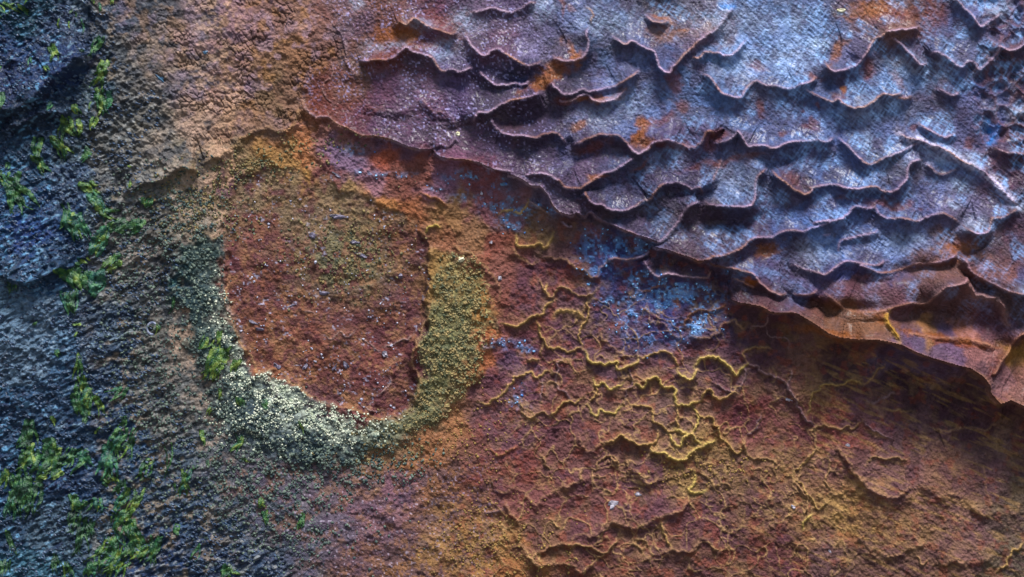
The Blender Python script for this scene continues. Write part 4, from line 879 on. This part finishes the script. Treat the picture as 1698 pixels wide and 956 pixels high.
# ------------------------------------------------------------ seaweed
WM = dict(y=weed_mat('weed_lime', (28,60,26), (64,98,34), (124,140,60)), g=weed_mat('weed_green', (12,46,32), (30,78,42), (74,112,54)),
          t=weed_mat('weed_teal', (14,54,52), (28,84,64), (70,122,74)), d=weed_mat('weed_dark', (14,40,30), (26,66,40), (60,98,48)))
def frond(x, y, ang, length, width, lift, mat, parent, ox, oy, oh):
    n = max(5, int(length/2.6)); m_ = 5 if width > 5 else 3
    fr = []; ph1 = random.random()*6; ph2 = random.random()*6; bend = random.uniform(-.5, .5)
    cx, cy = x, y; dirr = ang; top = []
    ew = [random.uniform(.65, 1.3) for _ in range(n+1)]; ew2 = [random.uniform(.65, 1.3) for _ in range(n+1)]
    for i in range(n+1):
        t = i/n
        wl = width*.5*(max(0, math.sin(math.pi*min(1, .12+t*.88)))**.55*(1-.6*t)+.03)
        dirr = ang+bend*t+.35*math.sin(t*5+ph1)
        dx, dy = math.sin(dirr), math.cos(dirr)
        for j in range(m_):
            s = (j/(m_-1)*2-1)
            e = (ew if s < 0 else ew2)[i]
            qx = cx+dy*s*wl*e; qy = cy-dx*s*wl*e
            hh = max(hgt(qx, qy), hgt(cx, cy)-2)
            ruff = width*.10*math.sin(t*9+ph2+s*2.2)+width*.08*math.cos(s*5+t*7+ph1)
            top.append((qx, qy, hh+1.2+lift*math.sin(math.pi*min(1, t*.85+.08))+ruff*.8+width*.08*(1-abs(s))))
        cx += dx*length/n; cy += dy*length/n
    nt_ = len(top)
    V = [((a-CX-ox)*PX, -(h-oh)*PX, -(b-CY-oy)*PX) for a, b, h in top]+[((a-CX-ox)*PX, -(h-oh-.7)*PX, -(b-CY-oy)*PX) for a, b, h in top]
    F = []
    for i in range(n):
        for j in range(m_-1):
            a = i*m_+j; b = a+1; c = b+m_; d = a+m_
            F.append((a, b, c, d)); F.append((d+nt_, c+nt_, b+nt_, a+nt_))
        for a, d in ((i*m_, i*m_+m_), (i*m_+m_-1, i*m_+2*m_-1)): F.append((a, d, d+nt_, a+nt_))
    me = bpy.data.meshes.new('frond'); me.from_pydata(V, [], F); me.materials.append(WM[mat])
    me.polygons.foreach_set('use_smooth', [True]*len(F)); me.update()
    o = bpy.data.objects.new('frond', me); C.objects.link(o); o.parent = parent
    return o
# x, y, width, height, lean (deg, + leans the lower end right), fronds, fat, colour, label
WEED = [
 (24,17,46,20,60,9,6,'y','lime seaweed tangle in the top left corner'),
 (57,6,14,10,-40,2,4,'y','short lime sprig on the crest beside the top left corner'),
 (159,4,5,12,5,2,4,'y','green sprig at the top edge, left of two'),
 (192,5,7,12,-10,2,5,'y','green sprig at the top edge, right of two'),
 (172,15,6,13,10,2,5,'y','small lime blade just under the two top-edge sprigs'),
 (122,21,10,8,-60,2,4,'d','faint dark sprig high on the blue-black rock'),
 (131,28,9,8,40,2,4,'d','dull green curl below the faint sprig on the blue-black rock'),
 (105,41,6,18,0,2,4,'y','slim upright sprig, leftmost of three in a row under the top edge'),
 (121,46,6,14,5,2,4,'y','slim upright sprig, middle of three in a row under the top edge'),
 (139,47,5,20,-8,1,5,'t','slim teal sprig, rightmost of three in a row under the top edge'),
 (162,81,14,32,-14,4,8,'g','tall green blade standing at the right tip of the dark ledge'),
 (148,89,10,6,70,2,4,'g','tiny green curl beside the tall blade at the ledge tip'),
 (98,92,13,25,22,3,8,'y','lime blade hanging on the face of the dark ledge'),
 (55,105,8,14,0,2,5,'t','small teal blade on the middle of the dark ledge'),
 (87,117,12,9,40,2,6,'y','small lime flake low on the dark ledge face'),
 (8,115,6,5,0,1,5,'g','tiny green speck at the left edge of the ledge'),
 (171,128,18,42,-22,4,13,'y','long broad lime leaf below the ledge tip'),
 (177,172,22,38,8,5,12,'g','broad ragged green leaf hanging below the long lime leaf'),
 (162,164,8,12,0,2,5,'g','narrow dark sprig touching the left of the ragged green leaf'),
 (130,183,15,16,30,4,7,'y','short lime clump left of the ragged green leaf'),
 (94,178,14,14,-40,2,7,'t','dull teal flake under the dark ledge'),
 (154,178,7,12,5,2,4,'g','thin green sprig between the lime clump and the ragged leaf'),
 (9,176,14,32,8,4,9,'g','green leaf at the left edge under the dark ledge'),
 (122,214,32,30,15,9,9,'y','wide tousled lime cluster under the second ledge'),
 (159,207,14,20,-15,4,7,'y','small lime tuft right of the tousled cluster'),
 (5,215,9,22,0,2,8,'t','teal leaf cut by the left edge'),
 (68,247,18,27,2,3,15,'g','broad pointed green leaf, upper of a pair at left'),
 (70,275,20,28,28,4,9,'g','feathered green leaf, lower of a pair at left'),
 (105,246,22,36,28,6,9,'y','slanting lime and teal tuft right of the leaf pair'),
 (149,256,14,22,-24,3,8,'g','green tuft above the stained tan rock'),
 (17,276,12,10,0,2,8,'g','small green flake near the left edge'),
 (3,290,6,14,0,2,6,'t','teal flake on the left edge below the small green flake'),
 (31,322,38,54,25,13,11,'g','largest round seaweed clump near the left edge'),
 (220,276,8,5,60,1,5,'y','tiny pale green fleck on the tan rock, upper of two'),
 (218,307,9,9,0,2,5,'y','tiny pale green fleck on the tan rock, lower of two'),
 (155,312,26,20,50,6,8,'y','crumpled lime tuft above the star-shaped weed'),
 (172,343,22,46,38,6,11,'t','teal stem running down into the star-shaped weed'),
 (210,375,52,24,-62,8,12,'g','curved right arm of the star-shaped weed'),
 (132,378,44,40,20,8,13,'t','teal left wing of the star-shaped weed'),
 (116,362,10,40,10,3,8,'g','narrow upright green strip at the left of the star-shaped weed'),
 (168,402,24,42,-10,6,13,'t','pointed teal lower tip of the star-shaped weed'),
 (245,338,19,16,-10,4,8,'g','small dark green curl by the tan crevice'),
 (191,438,16,28,-28,4,10,'y','lime leaf with ochre tip right of the lower weed mass'),
 (143,433,22,10,70,3,7,'y','flat ochre-green flake on the crack in the blue rock'),
 (130,462,46,30,30,9,14,'g','upper lobe of the lower weed mass below the crack'),
 (163,470,24,38,-8,5,17,'t','rounded teal leaf right of the lower weed mass'),
 (123,502,26,34,10,7,12,'t','hanging pointed tail of the lower weed mass'),
 (28,478,20,16,0,3,6,'d','dull green smear on the pale blue rock at left'),
 (62,535,10,8,-50,2,4,'g','tiny green shred on the pale blue rock'),
 (132,540,14,8,-55,2,5,'y','short ochre-green sliver on the slate rock, upper'),
 (128,555,13,7,-60,2,4,'y','short ochre-green sliver on the slate rock, lower'),
 (287,503,6,28,-6,2,5,'g','thin upright sprig left of the dark lichen'),
 (264,546,10,16,-5,2,8,'y','small lime leaf lying on the pale ring shell'),
 (101,585,13,11,10,3,7,'g','small green tuft on the slate rock at left'),
 (137,607,9,34,2,3,6,'g','upright ribbon of green above the branching weed'),
 (141,636,22,24,0,5,6,'y','spreading lime sprig under the upright ribbon'),
 (345,568,15,22,-28,4,6,'y','lime curl on the white lichen, upper left'),
 (368,560,9,20,-8,3,6,'y','slender lime curl on the white lichen, upper right'),
 (362,602,26,50,-10,11,9,'y','largest lime and teal rosette on the white lichen'),
 (391,606,20,18,-50,5,8,'y','small lime curl right of the rosette'),
 (140,664,28,40,5,9,9,'g','dense green tuft of the branching weed'),
 (147,692,14,22,0,3,11,'d','blunt dark blade hanging from the branching weed'),
 (172,672,16,30,25,5,5,'y','forked lime strands of the branching weed'),
 (198,655,32,22,-50,6,6,'g','right-reaching arm of the branching weed'),
 (91,697,7,13,5,1,7,'y','tiny lime leaf alone on the slate rock at left'),
 (9,646,12,10,0,2,6,'d','dark green fleck by the left edge, mid height'),
 (368,652,9,16,0,2,8,'y','small lime leaf under the rosette'),
 (401,665,12,14,0,3,7,'g','green leaf on the white lichen below the rosette'),
 (441,671,9,16,5,2,8,'g','green leaf on the white lichen, further right'),
 (500,708,5,18,5,1,5,'y','slim lime sprig on the lower white lichen'),
 (349,681,9,12,-25,2,4,'y','thin ochre sliver on the speckled rock'),
 (339,725,9,20,10,1,9,'y','single lime leaf on the speckled rock left of centre'),
 (395,736,11,28,-10,3,8,'y','lime and green leaf pair under the white lichen'),
 (413,762,20,8,60,3,5,'y','little lime shreds beside a pale shell'),
 (282,764,6,50,4,2,3,'g','long thread-like strand with a lime foot'),
 (165,711,20,8,-55,2,5,'y','lime sliver in the shadow under the branching weed'),
 (50,722,20,44,2,7,9,'d','upper part of the tall dark weed at left'),
 (48,760,26,44,-8,7,11,'g','middle of the tall dark weed at left'),
 (84,762,16,58,-2,4,15,'g','tall pointed blade of the big left tuft'),
 (112,764,54,40,-30,15,8,'g','ragged right side of the big left tuft'),
 (142,760,22,26,30,4,11,'t','teal flap at the right end of the big left tuft'),
 (85,784,34,24,-60,8,8,'y','lime foot of the big left tuft'),
 (209,700,16,20,-15,4,6,'d','dim upper sprig of the shadowed weed'),
 (204,734,40,44,-38,12,8,'g','slanted fronds of the shadowed weed'),
 (183,766,22,44,-14,6,14,'t','broad teal leaf of the shadowed weed'),
 (190,795,26,16,60,5,6,'y','lime feet of the shadowed weed'),
 (8,790,10,28,-25,3,7,'y','lime blade at the left edge, low'),
 (30,796,24,30,10,6,8,'g','dark tangled strands beside the low left mass'),
 (48,822,42,60,-5,16,9,'d','dense dark mass low at left'),
 (22,838,16,40,-10,5,8,'t','teal fringe at the left of the dense dark mass'),
 (245,777,16,32,-28,5,6,'g','slanted green tuft on the slate rock, bottom centre left'),
 (310,800,10,40,-10,4,7,'y','tall lime and ochre sprig on the speckled slate'),
 (290,805,10,16,-10,2,6,'d','dark little leaf left of the tall ochre sprig'),
 (325,774,12,10,0,2,6,'d','dull green fleck above the tall ochre sprig'),
 (127,833,16,26,5,5,8,'g','short green tuft atop the long trailing weed'),
 (126,862,14,36,-12,5,6,'d','thin trailing strands in the dark slate'),
 (148,838,20,18,-30,5,7,'g','small green tuft right of the trailing strands'),
 (168,836,14,24,20,4,7,'t','teal blades right of the small green tuft'),
 (216,838,26,50,-28,9,7,'y','tall feathery lime plume'),
 (202,862,22,30,-18,6,9,'y','bright lime base of the feathery plume'),
 (206,806,16,24,-15,4,6,'d','dim strands above the feathery plume'),
 (222,892,38,56,14,16,8,'g','big bright crest-shaped tuft near the bottom'),
 (233,912,26,24,-20,9,7,'y','lime lower lobe of the crest-shaped tuft'),
 (259,910,20,40,-18,7,8,'g','slanted green tuft right of the crest-shaped tuft'),
 (135,888,12,56,2,5,5,'d','long thin trailing weed toward the bottom'),
 (152,876,20,26,10,5,6,'d','dark leafy strands beside the long trailing weed'),
 (187,918,36,50,-22,13,7,'g','large bushy tuft at the bottom edge, upper half'),
 (198,940,34,28,-26,9,7,'y','large bushy tuft at the bottom edge, lower half'),
 (155,942,18,24,-10,5,7,'g','green tuft at the bottom edge, left of the bushy one'),
 (116,944,14,26,0,4,7,'g','green sprig at the bottom edge further left'),
 (99,932,10,30,10,4,5,'d','dark slender sprig near the bottom left'),
 (24,898,10,36,10,4,5,'d','faint teal strands near the bottom left corner'),
 (14,938,26,22,-10,5,6,'d','faint dark weed in the bottom left corner'),
 (299,876,11,14,0,1,12,'g','single triangular green leaf on dark slate'),
 (330,914,10,26,-25,2,6,'g','slim slanting green blade right of the triangular leaf'),
 (372,944,18,20,-38,5,6,'g','green blades at the bottom edge below the slate'),
 (392,948,24,12,60,5,6,'y','low lime fringe at the bottom edge'),
 (436,832,12,14,-10,3,7,'y','lime tuft on the slate, upper of three right of the speckled rock'),
 (443,856,10,20,8,3,7,'g','green tuft on the slate, middle of three right of the speckled rock'),
 (499,862,16,24,-14,4,6,'g','green tuft on the slate, rightmost of three beside the purple rock'),
 (351,766,10,10,0,2,5,'d','dim green fleck among the speckled grit'),
]
for (x, y, w_, h_, lean, nf, fat, ck, label) in WEED:
    w_ *= 1.15; h_ *= 1.3
    r = bpy.data.objects.new('seaweed_tuft', None); r.empty_display_size = .01; C.objects.link(r)
    bh = hgt(x, y); ox, oy = x-CX, y-CY
    r.location = (ox*PX, -bh*PX, -oy*PX)
    r['label'] = label; r['category'] = 'seaweed'; r['group'] = 'green seaweed tufts on the wet rock'
    nf = max(1, int(round(nf*1.2)))
    for i in range(nf):
        q = R(lean)+random.uniform(-.38, .38)*(1 if nf > 1 else .2)
        ln = h_*random.uniform(.6, 1.1) if nf > 1 else h_*1.1
        px = x+random.uniform(-.5, .5)*max(0, w_-fat*.7)*(1 if nf > 1 else 0)
        py = y-math.cos(q)*ln*.5+random.uniform(-.5, .5)*max(0, h_-ln*abs(math.cos(q)))
        px -= math.sin(q)*ln*.5
        mk = ck if random.random() < .65 else random.choice('ygtd' if ck != 'd' else 'dgd')
        frond(px, py, q, ln, fat*random.uniform(.45, 1.35), random.uniform(.3, 2.2), mk, r, ox, oy, bh)

# ------------------------------------------------------------ single small things
STONE = granule_mat('pale_stone', (104,98,112), (180,172,184), .4, .6)
BLST = granule_mat('slate_stone', (30,66,96), (70,110,140), .35, .6)
YELS = granule_mat('cream_bead', (200,190,140), (226,220,190), .4, .5)
def pebble(x, y, rx, ry, ang, mat, name, label, cat, hz=.6, sub=2, rough=.34):
    import bmesh
    bm = bmesh.new(); bmesh.ops.create_icosphere(bm, subdivisions=sub, radius=1)
    ca, sa = math.cos(R(ang)), math.sin(R(ang)); sd_ = random.random()*50
    for v in bm.verts:
        f = 1+rough*(float(vnoise(np.array([v.co.x*1.7+sd_]), np.array([v.co.z*1.7+v.co.y*1.3]), 7)[0])*2-1)*2
        a, b, c = v.co.x*rx*f, v.co.z*ry*f, v.co.y*min(rx, ry)*hz*f
        a *= .85; b *= .85
        v.co = ((a*ca-b*sa)*PX, -c*PX, -(a*sa+b*ca)*PX)
    me = bpy.data.meshes.new(name); bm.to_mesh(me); bm.free(); me.materials.append(mat)
    o = bpy.data.objects.new(name, me); C.objects.link(o)
    o.location = ((x-CX)*PX, -(hgt(x, y)+min(rx, ry)*.02)*PX, -(y-CY)*PX)
    o['label'] = label; o['category'] = cat
    return o
pebble(761, 225, 3.8, 4.2, 0, YELS, 'bead', 'cream bead-like grain on the purple crust where two scallops meet', 'grain', 1)
pebble(1306, 661, 7.5, 3.6, 28, STONE, 'pebble', 'largest pale oblong pebble wedged on the pinkish vein in the red rock', 'pebble')
pebble(814, 402, 3.6, 3.2, 0, STONE, 'pebble', 'bright white crystal chip on the red rock below the brown pocket', 'crystal')
pebble(1374, 885+27, 4, 3, 30, STONE, 'pebble', 'white chip low on the streaked red rock at bottom right', 'crystal')
pebble(1056, 817, 6, 4.4, 35, STONE, 'pebble', 'lilac-white pebble at bottom centre in the red rock', 'pebble')
pebble(1014, 834, 9, 8, 0, STONE, 'pebble', 'round pale nodule with golden rim at bottom centre', 'nodule', .35)
pebble(1402, 736, 6, 3, 15, STONE, 'pebble', 'pale flat chip above the curved scarp at lower right', 'pebble')
pebble(268, 131, 13, 4.6, 42, BLST, 'rock_chip', 'long slate-blue chip on the tan rock near the top', 'stone chip')
pebble(765, 430, 6, 4, -20, YELS, 'pebble', 'cream pebble in the cleft above the ochre lichen', 'pebble')
pebble(829, 460, 4.5, 5.5, 10, STONE, 'pebble', 'grey-white pebble beside the curved dark cleft', 'pebble')
pebble(1388, 22, 9, 4, 5, YELS, 'rock_chip', 'pinkish cream chip on the blue crust near the top', 'stone chip', .5)
pebble(799, 321, 3.4, 4, 0, STONE, 'pebble', 'small silvery crystal on the ochre rock under the crust', 'crystal')
pebble(1313, 838, 4.4, 4.4, 0, STONE, 'pebble', 'dull pale nub left of the curved scarp at lower right', 'pebble')
pebble(345, 90, 5, 3, 0, BLST, 'rock_chip', 'small green-grey chip on the brown rock at top left', 'stone chip')
pebble(640, 587, 6, 6, 0, STONE, 'crystal_cluster', 'grey crystal cluster on the red hollow floor', 'crystal', .6, 2, .4)
for (x, y, rx, ry, a, lb) in [(421,533,11,3,25,'slate sliver near the left side of the red hollow, upper'),(432,545,9,3.5,15,'slate sliver near the left side of the red hollow, lower'),
      (508,607,9,3.4,-50,'short slate sliver near the bottom left of the red hollow'),(462,607,8,6,20,'dark slate lump at the lower left rim of the red hollow'),(602,424,12,4.5,12,'slate lump in the olive lichen patch'),(665,457,4.5,5,0,'small dark lump on the right of the hollow'),
      (538,485,11,5,-10,'grey lump at the middle of the red hollow'),(590,402,10,3.5,10,'thin slate lump above the olive lichen patch'),(556,608,8,3,-55,'curved slate sliver at the lower middle of the hollow'),(575,604,5,9,-30,'upright slate sliver at the lower middle of the hollow'),
      (520,390,6,8,-20,'small slate lump in the upper part of the hollow'),(560,360,13,4,5,'pale slate streak near the top of the hollow'),(562,292,10,3,30,'glossy lilac sliver above the hollow'),(488,505,12,3,-25,'thin lilac sliver at the centre left of the hollow')]:
    pebble(x, y, rx, ry, a, granule_mat('slate', (50,46,60), (112,104,126), .3, .7) if 'slate' not in bpy.data.materials else bpy.data.materials['slate'], 'rock_sliver', lb, 'rock sliver', .7, 2, .3)
# ring shell
import bmesh
bm = bmesh.new()
for i in range(22):
    a0 = R(40+i*11.5)
    for j in range(6):
        b0 = j/6*6.283
        rr = 8.5+1.7*math.cos(b0)
        bm.verts.new((rr*math.cos(a0)*PX, -(1.6*math.sin(b0)+.5)*PX, rr*1.15*math.sin(a0)*PX))
bm.verts.ensure_lookup_table()
for i in range(21):
    for j in range(6):
        bm.faces.new([bm.verts[i*6+j], bm.verts[i*6+(j+1) % 6], bm.verts[(i+1)*6+(j+1) % 6], bm.verts[(i+1)*6+j]])
bm.faces.new([bm.verts[j] for j in range(6)]); bm.faces.new([bm.verts[21*6+j] for j in reversed(range(6))])
me = bpy.data.meshes.new('ring_shell'); bm.to_mesh(me); bm.free(); me.materials.append(granule_mat('shell', (90,100,126), (150,156,176), .35, .6))
o = bpy.data.objects.new('ring_shell', me); C.objects.link(o); o.location = ((256-CX)*PX, -(hgt(256, 544)+2.5)*PX, -(544-CY)*PX)
o['label'] = 'pale grey-violet crescent of shell on the speckled rock left of the hollow'; o['category'] = 'shell'
print('parts', len(parts), 'faces', len(Q))
